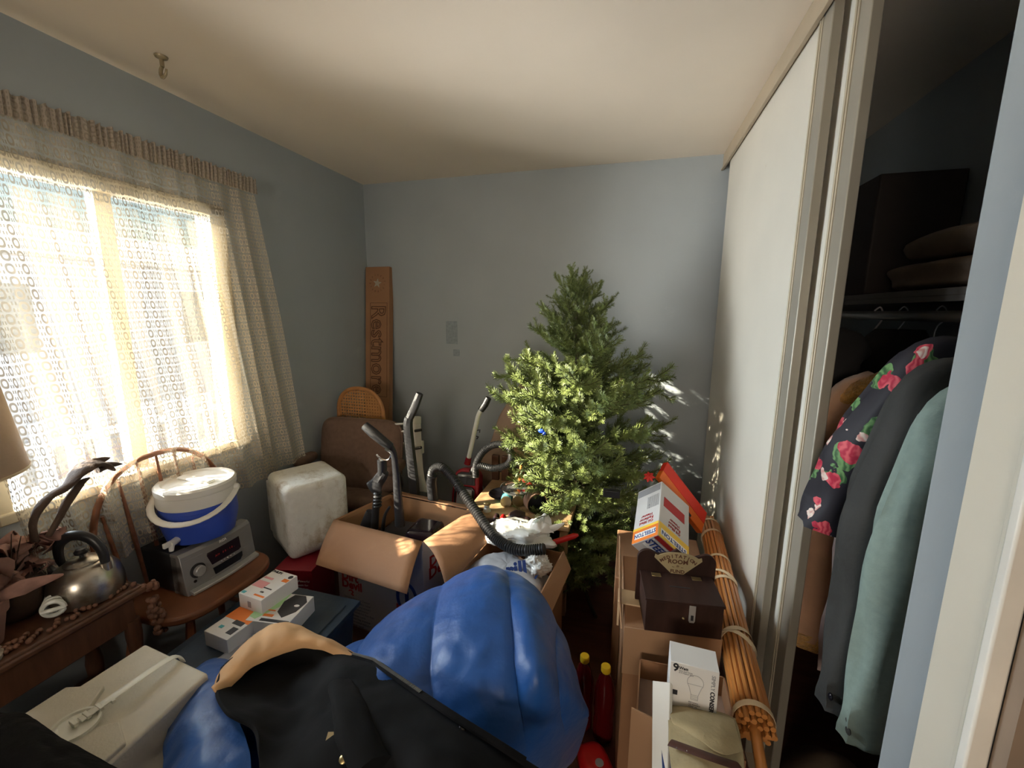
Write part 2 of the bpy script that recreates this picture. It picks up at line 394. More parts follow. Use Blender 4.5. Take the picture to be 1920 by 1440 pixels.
def text(mb, st, size, X, align='CENTER', outline=0, depth=.0006, sx=1, bold=0, font_shear=0):
    cu = bpy.data.curves.new('t', 'FONT'); cu.body = st; cu.size = size; cu.align_x = align; cu.align_y = 'CENTER'; cu.resolution_u = 2; cu.shear = font_shear
    if outline: cu.fill_mode = 'NONE'; cu.bevel_depth = outline; cu.bevel_resolution = 0; cu.dimensions = '2D'
    else: cu.extrude = depth; cu.offset = bold
    o = bpy.data.objects.new('t', cu); C.objects.link(o)
    dg = bpy.context.evaluated_depsgraph_get()
    me = bpy.data.meshes.new_from_object(o.evaluated_get(dg))
    mb.add([(v.co.x * sx, v.co.y, v.co.z) for v in me.vertices], [tuple(p.vertices) for p in me.polygons], X)
    bpy.data.objects.remove(o); bpy.data.meshes.remove(me); bpy.data.curves.remove(cu); return mb
def rect(mb, X, x0, y0, x1, y1, t=.0006): mb.box((x0, y0, 0), (x1, y1, t), X); return mb

# ================= THE ROOM =================
XL, YB, XR, ZC = -1.90, 2.80, .47, 2.44
WY0, WY1, WZ0, WZ1 = .745, 1.66, .87, 2.03
def st(name, m, *boxes, **k):
    mb = MB()
    for a, b in boxes: mb.box(a, b)
    return struct(mb.build(name, m, **k))
st('floor', 'floor_wood', ((XL - .1, -2.6, -.1), (1.25, YB + .1, 0)))
st('ceiling', 'ceiling_paint', ((XL - .1, -2.6, ZC), (1.25, YB + .1, ZC + .1)))
st('wall_back', 'wall_paint', ((XL - .1, YB, 0), (1.25, YB + .1, ZC)))
st('wall_left', 'wall_paint', ((XL - .12, -2.6, 0), (XL, WY0, ZC)), ((XL - .12, WY1, 0), (XL, YB, ZC)), ((XL - .12, WY0, 0), (XL, WY1, WZ0)), ((XL - .12, WY0, WZ1), (XL, WY1, ZC)))
# right wall: closet pier, wall above and beyond the entry door
st('wall_right', 'wall_paint', ((XR, .60, 0), (XR + .12, .785, ZC)), ((XR, -1.3, 0), (XR + .12, -.25, ZC)), ((XR, -.25, 2.08), (XR + .12, .60, ZC)))
st('wall_near', 'wall_paint', ((XL, -1.42, 0), (-.8, -1.3, ZC)), ((.1, -1.42, 0), (XR + .12, -1.3, ZC)), ((-.8, -1.42, 2.1), (.1, -1.3, ZC)))
st('wall_closet_side', 'wall_paint', ((XR + .12, .68, 0), (1.14, .785, ZC)))
st('wall_closet_back', 'wall_paint', ((1.12, .785, 0), (1.24, YB, ZC)))
st('wall_hall', 'wall_paint', ((XL, -2.6, 0), (1.2, -2.5, ZC)), ((1.1, -2.6, 0), (1.2, .68, ZC)))
# patches where posters were pulled off the back wall
for i, (u0, v0, u1, v1) in enumerate([(836, 602, 858, 645), (850, 655, 862, 668), (850, 515, 885, 560)]):
    a, b = P(u0, v0, y=YB), P(u1, v1, y=YB); mb = MB().box((a.x, YB - .0015, b.z), (b.x, YB, a.z))
    if i < 2: struct(mb.build('trim_%d' % (20 + i), mat('scuff_paint_%d' % i, (.26, .31, .335), .8, var=.15, scale=60)))
# entry door casing + jamb
c = thing('door_3', 'x', 'door'); del c['label']; del c['category']; struct(c)
MB().box((XR - .016, .612, 0), (XR, .695, 2.16)).box((XR - .020, .614, 0), (XR - .016, .622, 2.16)).build('door_casing', 'casing', c, bevel=.003)
MB().box((XR - .024, .596, 0), (XR, .611, 2.1)).build('door_stop', 'casing_bead', c, bevel=.003)
MB().box((XR + .0, .575, 0), (XR + .12, .596, 2.1)).box((XR + .04, -.2, 0), (XR + .08, .575, 2.06)).build('door_leaf', 'jamb_brown', c)
# closet header track
hd = MB(); hd.box((XR - .012, .785, 2.36), (XR + .004, YB, ZC)); hd.box((XR - .02, .785, 2.352), (XR - .006, YB, 2.362)); hd.box((XR + .075, .785, 2.36), (XR + .087, YB, ZC))
struct(hd.build('trim_1', 'track_paint', bevel=.002))
st('trim_2', 'track_paint', ((XR, .785, 0), (XR + .09, YB, .012)))
# sliding doors: room-side leaf and the leaf that slides behind it
def leaf(nm, x, y0, y1, th, yb):
    d = thing(nm, 'x', 'door'); del d['label']; del d['category']; struct(d)
    MB().box((x, y0 + .09, .02), (x + th, y1, 2.385)).build('panel', 'door_panel', d, bevel=.002)
    MB().box((x - .002, y0, .015), (x + th + .002, y0 + .062, 2.39)).build('stile', 'door_stile', d, bevel=.003)
    b_ = MB()
    for k, (dy, xx) in enumerate(((.064, .004), (.073, .006), (.082, .004))): b_.box((x - xx, y0 + dy, .015), (x + th, y0 + dy + .0055, 2.388))
    b_.build('edge_bead', 'bead_metal', d, bevel=.0015)
    return d
leaf('door_1', XR, 1.430, 2.66, .022, 0)
leaf('door_2', XR + .038, 1.308, 2.55, .022, 0)
# ceiling hook
hk = thing('ceiling_hook', 'small swivel plant hook screwed to the cream ceiling', 'hook', P(302, 105, z=ZC))
MB().lathe([(.001, -.001), (.021, -.001), (.019, -.006), (.007, -.011), (.0065, -.034), (.001, -.036)], 20).build('mounting_plate', 'hook_metal', hk)
MB().tube([(0, 0, -.034), (-.011, .002, -.042), (-.014, .002, -.058), (-.004, .0, -.069), (.012, 0, -.060), (.018, 0, -.044)], [.0055, .006, .006, .0055, .005, .003], smooth=4).build('hook', 'hook_metal', hk)

# ================= WINDOW, CURTAIN, OUTSIDE =================
wn = thing('window_1', 'x', 'window'); del wn['label']; del wn['category']; struct(wn)
f = MB(); X0 = XL - .085
for a, b in (((X0, WY0, WZ0), (XL + .012, WY0 + .045, WZ1)), ((X0, WY1 - .075, WZ0), (XL + .012, WY1, WZ1)), ((X0, WY0, WZ1 - .05), (XL + .012, WY1, WZ1)), ((X0, WY0, WZ0), (XL + .03, WY1, WZ0 + .035))): f.box(a, b)
f.build('window_frame', 'window_frame', wn, bevel=.004)
ym = 1.196
MB().box((X0, ym - .028, WZ0 + .03), (X0 + .05, ym + .028, WZ1 - .04)).build('mullion', 'window_frame', wn, bevel=.003)
for y0, y1 in ((WY0 + .045, ym - .028), (ym + .028, WY1 - .075)):
    MB().box((X0 + .02, y0, WZ0 + .035), (X0 + .024, y1, WZ1 - .05)).build('window_glass', 'pane', wn)
cu = thing('lace_curtain', 'cream lace curtain gathered on a rod across the bright window', 'curtain', (XL + .06, .7, .6))
MB().tube([(XL + .055, .60, 2.145), (XL + .055, 1.79, 2.145), (XL + .02, 1.80, 2.145), (XL + .0, 1.80, 2.145)], .008).build('curtain_rod', 'casing_bead', cu, world=True)
def curt(u, w_):
    yt = .62 + (1.785 - .62) * u; yb = .785 + (1.955 - .785) * u ** .95
    y = yt * (1 - w_) + yb * w_; z = 2.15 - (2.15 - (.60 + .10 * u)) * w_
    a = min(1, .35 + w_ * 1.6)
    ph = u * 2 * pi * 11 + 1.1 * math.sin(u * 9) + .5 * math.sin(w_ * 3 + u * 20)
    x = XL + .06 + a * (.017 * math.sin(ph) + .010 * math.sin(ph * .37 + 2)) + .022 * w_
    y += a * .012 * math.cos(ph * 1.0 + .6) + .006 * math.sin(31 * u + 4 * w_)
    return (x, y, z)
mb = MB(); mb.grid(curt, 420, 60, lambda u, w_: (u * 2.3, w_ * 1.6)); mb.build('curtain_cloth', 'lace', cu, world=True, angle=180)
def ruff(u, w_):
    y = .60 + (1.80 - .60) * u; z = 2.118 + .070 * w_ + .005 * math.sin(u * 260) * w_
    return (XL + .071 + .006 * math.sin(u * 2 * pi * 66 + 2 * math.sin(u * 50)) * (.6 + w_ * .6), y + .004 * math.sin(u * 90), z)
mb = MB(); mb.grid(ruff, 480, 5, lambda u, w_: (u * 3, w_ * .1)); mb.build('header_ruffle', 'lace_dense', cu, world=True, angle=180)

gd = MB().box((-60, -40, -.5), (XL - .13, 60, -.4)); tag(gd.build('snowy_ground', 'snow'), 'pale snowy yard outside the window', 'ground')['kind'] = 'structure'
hs = thing('neighbour_house', 'pale grey neighbouring house seen through the lace curtain', 'house', (-9.5, 7, -.4))
MB().box((-14, 1.2, -.4), (-8.6, 16, 2.35)).build('house_wall', 'siding', hs, world=True)
MB().add([(-8.2, .8, 2.3), (-8.2, 16.4, 2.3), (-11.3, 16.4, 3.15), (-11.3, .8, 3.15), (-14.4, .8, 2.3), (-14.4, 16.4, 2.3)], [(0, 1, 2, 3), (3, 2, 5, 4), (0, 3, 4), (1, 5, 2), (0, 4, 5, 1)])
rf = MB(); rf.add([(-8.2, .8, 2.3), (-8.2, 16.4, 2.3), (-11.3, 16.4, 3.15), (-11.3, .8, 3.15), (-14.4, .8, 2.3), (-14.4, 16.4, 2.3)], [(0, 1, 2, 3), (3, 2, 5, 4), (0, 3, 4), (1, 5, 2), (0, 4, 5, 1)]); rf.build('roof', 'roof_out', hs, world=True)
for y0 in (3.2, 6.4): MB().box((-8.62, y0, .9), (-8.58, y0 + 1.0, 1.9)).build('house_window', 'ink_grey', hs, world=True)
fe = thing('yard_fence', 'low white picket fence standing in the yard outside', 'fence', (-5, 4, -.4))
for i in range(34): MB().box((-5.02, .3 + i * .22, -.4), (-4.99, .42 + i * .22, .55)).build('picket', 'snow', fe, world=True)
MB().box((-5.05, .2, .3), (-5.02, 7.8, .38)).box((-5.05, .2, -.1), (-5.02, 7.8, -.02)).build('rail', 'snow', fe, world=True)

# ================= CLOSET =================
sh = thing('closet_shelf', 'painted shelf with hanging rail above the clothes in the closet', 'shelf', (.95, 1.8, 1.59))
MB().box((.80, .79, 1.60), (1.12, 2.79, 1.62)).build('shelf_board', 'shelf_paint', sh, world=True, bevel=.002)
MB().box((1.09, .79, 1.53), (1.118, 2.79, 1.598)).box((.80, .79, 1.585), (.815, 2.79, 1.60)).build('shelf_cleat', 'shelf_paint', sh, world=True)
MB().tube([(.86, .786, 1.545), (.86, 2.799, 1.545)], .016, 14).build('hanging_rail', 'silver_light', sh, world=True)
# things on the shelf
q = MB().box((.84, 1.92, 1.621), (1.10, 2.28, 2.05))
tag(q.build('storage_box', 'dark_box', bevel=.006), 'tall dark box standing on the closet shelf', 'box')
def blanket(name, cx, cy, z, lx, ly, h, m, label):
    mb = MB()
    def fn(u, v):
        a = 2 * pi * u; t = v * pi; e = .55
        c_ = lambda q: math.copysign(abs(math.cos(q)) ** e, math.cos(q)); s_ = lambda q: math.copysign(abs(math.sin(q)) ** e, math.sin(q))
        r = abs(math.sin(t)) ** .45
        p = V3((cx + lx * c_(a) * r, cy + ly * s_(a) * r, z + h / 2 - h / 2 * c_(t)))
        k = noise.noise(p * 9) * .018 + .008 * math.sin(p.z * 90)
        return p + V3((c_(a), s_(a), .2)) * k
    mb.grid(fn, 48, 24); return tag(mb.build(name, m, angle=80), label, 'blanket', 'folded blankets on the closet shelf')
blanket('folded_blanket', .96, 1.50, 1.622, .14, .34, .085, 'blanket', 'lowest folded beige blanket on the closet shelf')
blanket('folded_blanket', .96, 1.46, 1.71, .135, .30, .09, 'blanket', 'topmost folded tan blanket of the pile on the closet shelf')
blanket('folded_blanket', .97, 1.27, 1.80, .10, .12, .10, 'yellow_cloth', 'yellow bundle lying on top of the shelf blankets')

def garment(name, label, cat, y, mname, sleeve, sr, body=None, hem=.55, zt=1.44, x0=.62, x1=1.06, tk=.028, top_drop=.0, sr2=None, lean=0):
    t = thing(name, label, cat, (.86, y, hem), group='clothes hanging in the closet')
    # body: flattened, wider toward the hem, softly folded
    rs = []
    n_ = 40; K = 16
    for k in range(K + 1):
        z = zt - (zt - hem) * k / K; s = min(1, k / 3)
        a0 = x0 + .18 * (1 - s) - .01 * k / K; a1 = x1 - .12 * (1 - s); ring = []
        for j in range(n_):
            g = 2 * pi * j / n_; cx = (a0 + a1) / 2; rx = (a1 - a0) / 2
            fold = .010 * math.sin(7 * g + k * .25 + y * 40) * min(1, k / 5)
            ring.append(V3((cx + rx * math.cos(g) * (1 + .03 * math.sin(k * 1.3 + y * 50)), y + lean * k / K + (tk + .012 * k / K + fold) * math.sin(g) * (.55 + .45 * abs(math.sin(g))), z)))
        rs.append(ring)
    MB().rings(rs).build('body', mname, t, world=True, angle=80)
    if sleeve:
        MB().tube(sleeve, sr, 20, r2=sr2, up=(1, 0, 0), smooth=7, wob=.38).build('sleeve', mname, t, world=True, angle=80)
    mb = MB(); mb.tube([(.86, y, 1.562), (.872, y, 1.575), (.885, y, 1.56), (.88, y, 1.53), (.865, y, 1.50), (.865, y, zt)], .0022, 6, smooth=3)
    mb.build('hanger_hook', 'silver_light', t, world=True)
    return t
g = garment('blazer', 'sage green wool blazer hanging nearest the closet pier', 'jacket', .985, 'jacket_sage',
            [(.66, .96, 1.425), (.60, .965, 1.34), (.575, .97, 1.15), (.565, .975, .92), (.56, .985, .68), (.56, .99, .60)], [.03, .06, .065, .06, .055, .052], zt=1.43, hem=.58, sr2=[.02, .034, .036, .036, .033, .031], x0=.60)
for k in range(3): MB().ball((.513, .966 + .006 * k, .635 + .022 * k), .009, 8, (.5, 1, 1)).build('cuff_button', 'jacket_charcoal', g, world=True)
g = garment('blazer', 'charcoal black blazer with two cuff buttons between sage blazer and floral shirt', 'jacket', 1.10, 'jacket_charcoal',
            [(.68, 1.07, 1.44), (.61, 1.07, 1.37), (.575, 1.075, 1.17), (.565, 1.08, .95), (.56, 1.085, .68), (.56, 1.09, .585)], [.03, .06, .068, .064, .058, .055], zt=1.45, hem=.56, sr2=[.02, .043, .046, .046, .044, .042], x0=.61)
for k in range(2): MB().ball((.513, 1.055 + .008 * k, .635 + .028 * k), .010, 8, (.5, 1, 1)).build('cuff_button', 'black_gloss', g, world=True)
g = garment('floral_shirt', 'black shirt printed with red flowers and green leaves in the closet', 'shirt', 1.22, 'floral',
            [(.74, 1.175, 1.475), (.655, 1.18, 1.43), (.60, 1.20, 1.28), (.575, 1.235, 1.12), (.565, 1.275, .985)], [.02, .055, .07, .078, .085], zt=1.475, hem=.555, x0=.595, x1=1.05, sr2=[.02, .045, .05, .056, .06], lean=.05)
MB().tube([(.80, 1.19, 1.497), (.70, 1.185, 1.470), (.64, 1.18, 1.43)], .008, 8, smooth=3).build('plastic_hanger', 'hanger_white', g, world=True)
g = garment('suede_coat', 'tan suede coat with fluffy golden collar and cuff behind the floral shirt', 'coat', 1.40, 'suede',
            [(.68, 1.40, 1.37), (.61, 1.39, 1.28), (.598, 1.385, 1.08), (.595, 1.385, .85), (.59, 1.38, .56)], [.03, .06, .07, .068, .062], zt=1.40, hem=.50, sr2=[.03, .05, .055, .052, .05])
MB().tube([(.575, 1.40, 1.285), (.60, 1.38, 1.315), (.65, 1.345, 1.355), (.70, 1.31, 1.395), (.77, 1.28, 1.425)], [.022, .032, .034, .034, .026], 16, smooth=5, wob=.3).build('fur_collar', 'fur', g, world=True, angle=80)
MB().tube([(.59, 1.38, .585), (.59, 1.38, .535)], [.068, .066], 20, r2=[.056, .054], wob=.3, smooth=4).build('fur_cuff', 'fur', g, world=True, angle=80)
garment('shirt', 'pale pink shirt whose hem shows below the floral shirt', 'shirt', 1.315, 'pink_cloth', None, None, zt=1.40, hem=.49, x0=.60, x1=1.0, tk=.012)
garment('trousers', 'pale mauve garment hanging between blue wall and sage blazer', 'trousers', .925, 'pink_cloth', None, None, zt=1.38, hem=.56, x0=.60, tk=.012)
garment('shirt', 'light blue shirt edge peeping out beside the floral shirt hem', 'shirt', 1.36, 'light_blue_cloth', None, None, zt=1.38, hem=.62, x0=.572, x1=1.0, tk=.014)
garment('coat', 'black coat hanging deepest in the closet', 'coat', 1.72, 'dark_coat', [(.70, 1.60, 1.46), (.62, 1.58, 1.38), (.60, 1.57, 1.1), (.59, 1.57, .8)], [.05, .09, .09, .08], zt=1.50, hem=.5, tk=.06)
garment('coat', 'rust brown coat behind the tan suede coat', 'coat', 1.54, 'brown_coat', [(.66, 1.52, 1.30), (.60, 1.52, 1.22), (.59, 1.52, 1.0), (.585, 1.52, .8)], [.04, .06, .06, .06], zt=1.36, hem=.55, tk=.03)
tag(MB().tube([(.86, 1.87, 1.562), (.875, 1.87, 1.575), (.885, 1.87, 1.56), (.885, 1.865, 1.53), (.83, 1.80, 1.48), (.84, 1.79, 1.44)], .003, 6, smooth=4).build('wire_hanger', 'hanger_white'), 'empty white wire hanger on the closet rail', 'hanger')
# clutter on the closet floor
def heap(name, cx, cy, lx, ly, h, m, label, cat, z0=.013, seed=0, fr=7, amp=.35):
    mb = MB()
    def fn(u, v):
        a = 2 * pi * u; r = v
        x = cx + lx * r * math.cos(a); y = cy + ly * r * math.sin(a)
        hh = h * (1 - r ** 2.4); hh *= 1 + amp * noise.noise(V3((x * fr, y * fr, seed)))
        return (x, y, z0 + max(0, hh))
    mb.grid(fn, 48, 16); return tag(mb.build(name, m, angle=80), label, cat)
heap('cloth_heap', .68, 1.22, .15, .28, .20, 'blanket', 'beige cloth heaped on the closet floor', 'cloth', seed=3)
heap('clothes_heap', .88, 1.10, .20, .30, .42, 'dark_coat', 'dark clothes piled on the closet floor under the blazers', 'clothes', seed=9)

# ================= BACK CORNER =================
# leaning printed carton
a = P(672, 502, y=2.775); b = P(722, 504, y=2.775)
fr = FM((-1.865, 2.60, 0), (1, .02, 0), (0, .165, 1.87))
t = thing('slat_carton', 'tall narrow kraft carton printed with outlined lettering leaning in the corner', 'carton', frame=fr)
wd = .195; ht = 1.872
MB().box((-.02, 0, -.055), (wd - .02, ht, 0)).build('carton_body', 'card', t, bevel=.002)
X = FM((wd / 2 - .02 + .004, 1.27, .0008), (0, -1, 0), (1, 0, 0))
mb = text(MB(), 'Restmore', .168, X, outline=.0030, sx=.98)
for x0, y0, x1, y1 in ((-.345, -.062, .345, -.059), (-.345, .075, .345, .078), (-.345, -.062, -.342, .078), (.342, -.062, .345, .078)): rect(mb, X, x0, y0, x1, y1)
mb.build('printed_lettering', 'ink_brown', t)
mb = MB(); Xs = FM((wd / 2 - .02, 1.755, .0002), (1, 0, 0), (0, 1, 0))
pts = []
for k in range(10):
    r_ = .036 if k % 2 == 0 else .015; pts.append((r_ * math.sin(pi * k / 5 + .15), r_ * math.cos(pi * k / 5 + .15)))
mb.prism(pts, .0008, Xs)
mb.build('star_emblem', 'tin', t)
mb = MB()
for k in range(15):
    a_ = 2 * pi * k / 15 + .1; text(mb, 'CERTIFIEDSLEEP*'[k], .017, Xs @ rz(-a_) @ T(0, .058, 0))
mb.build('emblem_lettering', 'ink_brown', t)
# cane chair
t = thing('cane_chair', 'chair with a round-topped woven cane back in the far corner', 'chair', (-1.685, 2.33, 0), -.05)
W_ = .175; out = [(-W_, .45), (-W_, .875)] + [(W_ * math.copysign(abs(math.cos(a_)) ** .85, math.cos(a_)), .875 + .175 * math.sin(a_) ** .85) for a_ in [pi - pi * k / 20 for k in range(1, 20)]] + [(W_, .875), (W_, .45)]
mb = MB().tube([(x, 0, z) for x, z in out], .013, 10); mb.tube([(-W_, 0, .45), (W_, 0, .45)], .012); mb.build('back_frame', 'cane', t)
mb = MB(); mb.prism([(x * .97, z) for x, z in out], .003, FM((0, .001, 0), (1, 0, 0), (0, 0, 1))); mb.build('cane_panel', 'cane_web', t, flat=True)
MB().box((-.17, -.01, .42), (.17, .20, .45)).build('seat', 'cane', t, bevel=.01)
for x, y in ((-.15, .18), (.15, .18), (-.15, .01), (.15, .01)): MB().tube([(x, y, 0), (x, y, .425)], [.014, .018]).build('leg', 'cane', t)
# brown cushioned office chair
t = thing('office_chair', 'brown padded office chair turned backwards beside the curtain', 'chair', (-1.575, 2.13, 0), .06)
def cush(w2, h2, d2, Xm, e=.32, wobx=0):
    mb = MB()
    def fn(u, v):
        a = 2 * pi * u; q = pi * v
        g = lambda c: math.copysign(abs(c) ** e, c)
        x = w2 * g(math.cos(a)); z = h2 * g(math.sin(a)); r = math.sin(q) ** .35 if 0 < v < 1 else 0
        y = -d2 * math.cos(q)
        return Xm @ V3((x * r, y * (1 - .1 * abs(x * r / w2) ** 2) + .006 * noise.noise(V3((x * 9, z * 9, 1))), z * r))
    mb.grid(fn, 64, 20); return mb
Xb = T(0, .03, .665) @ Matrix.Rotation(-.16, 4, 'X')
cush(.275, .225, .055, Xb).build('backrest', 'brown_cushion', t, angle=80)
mb = MB(); rim = [(.272 * math.copysign(abs(math.cos(a_)) ** .3, math.cos(a_)), 0, .222 * math.copysign(abs(math.sin(a_)) ** .3, math.sin(a_))) for a_ in [2 * pi * k / 60 for k in range(61)]]
mb.tube([Xb @ V3(p) for p in rim], .009, 8); mb.build('piping', 'brown_cushion', t)
cush(.24, .10, .05, T(0, -.08, .43) @ Matrix.Rotation(pi / 2, 4, 'X')).build('seat', 'brown_cushion', t, angle=80)
cush(.032, .09, .03, T(-.30, -.09, .655) @ Matrix.Rotation(pi / 2, 4, 'X'), .6).build('armrest', 'brown_cushion', t, angle=80)
cush(.032, .09, .03, T(.30, -.09, .655) @ Matrix.Rotation(pi / 2, 4, 'X'), .6).build('armrest', 'brown_cushion', t, angle=80)
for sx in (-.30, .30): MB().tube([(sx, -.08, .64), (sx, -.05, .5), (sx * .6, -.08, .40)], .014, smooth=4).build('arm_frame', 'black_plastic', t)
MB().tube([(0, -.05, .06), (0, -.05, .38)], .028).build('gas_column', 'black_plastic', t)
for k in range(5):
    a_ = 2 * pi * k / 5; MB().tube([(0, -.05, .09), (.19 * math.cos(a_), -.05 + .15 * math.sin(a_), .05)], [.022, .014]).ball((.19 * math.cos(a_), -.05 + .15 * math.sin(a_), .026), .026, 8).build('foot', 'black_plastic', t)

# ================= WINDSOR CHAIR + STEREO + JUG =================
t = thing('windsor_chair', 'reddish bow-back wooden chair under the stereo by the window', 'chair', (-1.68, 1.19, 0))
seat = []
for k in range(40):
    a_ = 2 * pi * k / 40; g = lambda c: math.copysign(abs(c) ** .62, c); seat.append((.205 * g(math.cos(a_)) , .235 * g(math.sin(a_))))
MB().prism(seat, .032, T(-.005, 0, .408)).build('seat', 'chair_wood', t, bevel=.01, seg=3)
bow = []
for k in range(25):
    a_ = pi * k / 24; y = -.27 * math.copysign(abs(math.cos(a_)) ** .8, math.cos(a_)); z = .44 + .53 * abs(math.sin(a_)) ** .62
    bow.append((-.115 - .045 * (z - .44) / .5, y if z > .6 else y * (.80 + .2 * (z - .44) / .16), z))
MB().tube(bow, .0135, 12, r2=.010, up=(1, 0, 0)).build('bow', 'chair_wood', t)
for k in range(7):
    y = -.18 + .06 * k; yt = y * 1.18; zt = .44 + .53 * (1 - min(.98, abs(yt) / .27) ** 2.1) ** .42
    MB().tube([(-.115, y, .435), (-.135, (y + yt) / 2, (.44 + zt) / 2), (-.115 - .045 * (zt - .44) / .5, yt, zt)], [.006, .0085, .005]).build('spindle', 'chair_wood', t)
for sx in (-1, 1):
    for sy in (-1, 1):
        MB().tube([(sx * .13, sy * .15, .41), (sx * .15, sy * .175, .27), (sx * .168, sy * .195, .14), (sx * .178, sy * .205, 0)], [.013, .021, .015, .011], smooth=4).build('leg', 'chair_wood', t)
MB().tube([(-.16, -.18, .2), (.16, -.18, .2)], .009).tube([(-.16, .18, .2), (.16, .18, .2)], .009).tube([(0, -.18, .2), (0, .18, .2)], .009).build('stretcher', 'chair_wood', t)

# stereo: local x = along its front, y = back, front faces +x world
ST = T(-1.612, 1.085, .4405) @ rz(pi / 2 - .04)
t = thing('compact_stereo', 'grey compact stereo with a dark display on the wooden chair seat', 'stereo', frame=ST)
SW, SH, SD = .305, .165, .25
mb = MB(); mb.box((0, .035, .004), (SW, SD, SH)); mb.build('housing', 'black_plastic', t, bevel=.008)
fp = [(-.004, 0), (.012, -.004), (.018, .022), (.034, SH * .96), (.044, SH + .004), (.075, SH + .006), (.06, .0)]
def strip(mb, prof, x0, x1, bul=.0):
    n_ = 12; rs = []
    for k in range(n_ + 1):
        x = x0 + (x1 - x0) * k / n_; b_ = bul * (1 - (2 * k / n_ - 1) ** 2); rs.append([(x, y - b_, z) for y, z in prof])
    return mb.rings(rs)
strip(MB(), [(.0, .0), (.006, .02), (.022, SH * .95), (.034, SH + .004), (.075, SH + .004), (.075, 0)], 0, SW, .012).build('front_panel', 'silver_plastic', t, bevel=.002)
strip(MB(), [(-.018, .002), (-.018, .014), (.006, .020), (.006, .002)], .01, SW - .002, .012).build('lower_lip', 'silver_light', t, bevel=.002)
def facep(x, z):   # on the bulged, slanted front
    s = z / SH; b_ = .012 * (1 - (2 * x / SW - 1) ** 2); return V3((x, .006 + .017 * (z - .02) / (SH * .95 - .02) - b_, z))
def fpoly(pts, m, name, par, th=.003):
    mb = MB(); n_ = len(pts); o1 = [facep(x, z) + V3((0, -.0006, 0)) for x, z in pts]; o2 = [p + V3((0, -th, 0)) for p in o1]; o3 = [p + V3((0, .01, 0)) for p in o1]
    mb.add(o3 + o2, [tuple(range(n_)), tuple(range(2 * n_ - 1, n_ - 1, -1))] + [(i, n_ + i, n_ + (i + 1) % n_, (i + 1) % n_) for i in range(n_)]); return mb.build(name, m, par, bevel=.0008)
dsp = fpoly([(.105, .075), (.225, .075), (.236, .080), (.236, .130), (.095, .130), (.092, .120)], 'dark_display', 'display', t)
mb = MB()
for k in range(9): text(mb, 'AM 88:18 '[k] if k < 8 else '.', .012, T(facep(.125 + .010 * k, .104) + V3((0, -.005, 0))) @ FM((0, 0, 0), (1, 0, 0), (0, 0, 1)))
mb.build('display_digits', 'ink_red', dsp)
fpoly([(.11, .030), (.222, .030), (.236, .042), (.238, .060), (.105, .060)], 'black_gloss', 'cassette_door', t)
for k in range(5): p = facep(.142 + .014 * k, .068); MB().ball(p, .0052, 8).build('button', 'chrome', t)
p = facep(.052, .082); kn = FM(p, (1, 0, 0), (0, 0, 1))
MB().lathe([(.029, -.004), (.029, .003), (.027, .003)], 28, kn).build('knob_ring', 'black_plastic', t)
MB().lathe([(.021, 0), (.021, .016), (.018, .019), (.001, .020)], 28, kn).build('volume_knob', 'silver_light', t)
MB().lathe([(.006, -.003), (.006, .002), (.001, .002)], 14, FM(facep(.035, .045), (1, 0, 0), (0, 0, 1))).build('headphone_jack', 'black_gloss', t)
for z0, x0, x1 in ((.138, .012, .08), (.138, .245, .295), (.068, .245, .295), (.024, .09, .25)): fpoly([(x0, z0), (x1, z0), (x1, z0 + .0015), (x0, z0 + .0015)], 'ink_grey', 'panel_seam', t, .0012)
mb = text(MB(), 'RCA', .016, T(facep(.165, .150) + V3((0, -.002, 0))) @ FM((0, 0, 0), (1, 0, 0), (0, -.1, 1)), bold=.0006); mb.build('maker_lettering', 'ink_white', t)
strip(MB(), [(.06, SH + .004), (.08, SH + .009), (.20, SH + .009), (.22, SH + .004)], .05, SW - .05).build('disc_lid', 'black_gloss', t, bevel=.003)

t = thing('cooler_jug', 'blue and white round drink cooler jug with tap on the stereo', 'cooler jug', (-1.715, 1.245, .619), .0)
def ov(prof, n=48): return MB().lathe(prof, n)
ov([(.112, 0), (.120, .004), (.136, .07), (.137, .09), (.134, .145), (.133, .150), (.12, .15)]).build('body', 'blue_plastic', t)
ov([(.125, .15), (.136, .150), (.139, .158), (.139, .200), (.136, .203)]).build('neck_band', 'white_plastic', t)
lid = ov([(.130, .203), (.141, .204), (.142, .226), (.135, .234), (.118, .236), (.112, .229), (.001, .229)]).build('lid', 'white_plastic', t)
MB().box((-.085, -.018, .229), (.085, .018, .238)).build('lid_grip', 'white_plastic', lid, bevel=.004)
# swung-down carrying handle, arc in front toward the room's left
hp = []
hd_ = V3((.50, -.80, -.10)).normalized(); side = V3((.848, .53, 0)).normalized()
for k in range(17):
    a_ = pi * k / 16; rr_ = .165
    q_ = side * (.146 * math.cos(a_) if True else 0) + hd_ * (rr_ * math.sin(a_) ** .8); hp.append(V3((0, 0, .185)) + q_ + V3((0, 0, -.055 * math.sin(a_))))
MB().tube(hp, .005, 10, r2=.013, up=(0, 0, 1)).build('carrying_handle', 'white_plastic', t)
for s_ in (-1, 1): MB().ball(V3((0, 0, .185)) + side * (.142 * s_), .016, 10).build('handle_pivot', 'white_plastic', t)
tp = V3((.25, -.97, 0)).normalized()
MB().tube([tp * .120 + V3((0, 0, .035)), tp * .165 + V3((0, 0, .033))], .013, 12).tube([tp * .155 + V3((0, 0, .036)), tp * .160 + V3((0, 0, .004))], [.011, .008], 12).box((-.006, -.02, -.0), (.006, .02, .02), T(tp * .168 + V3((0, 0, .028)))).build('tap', 'white_plastic', t, bevel=.002)
mb = MB()
ld = V3((.70, -.71, 0)).normalized()
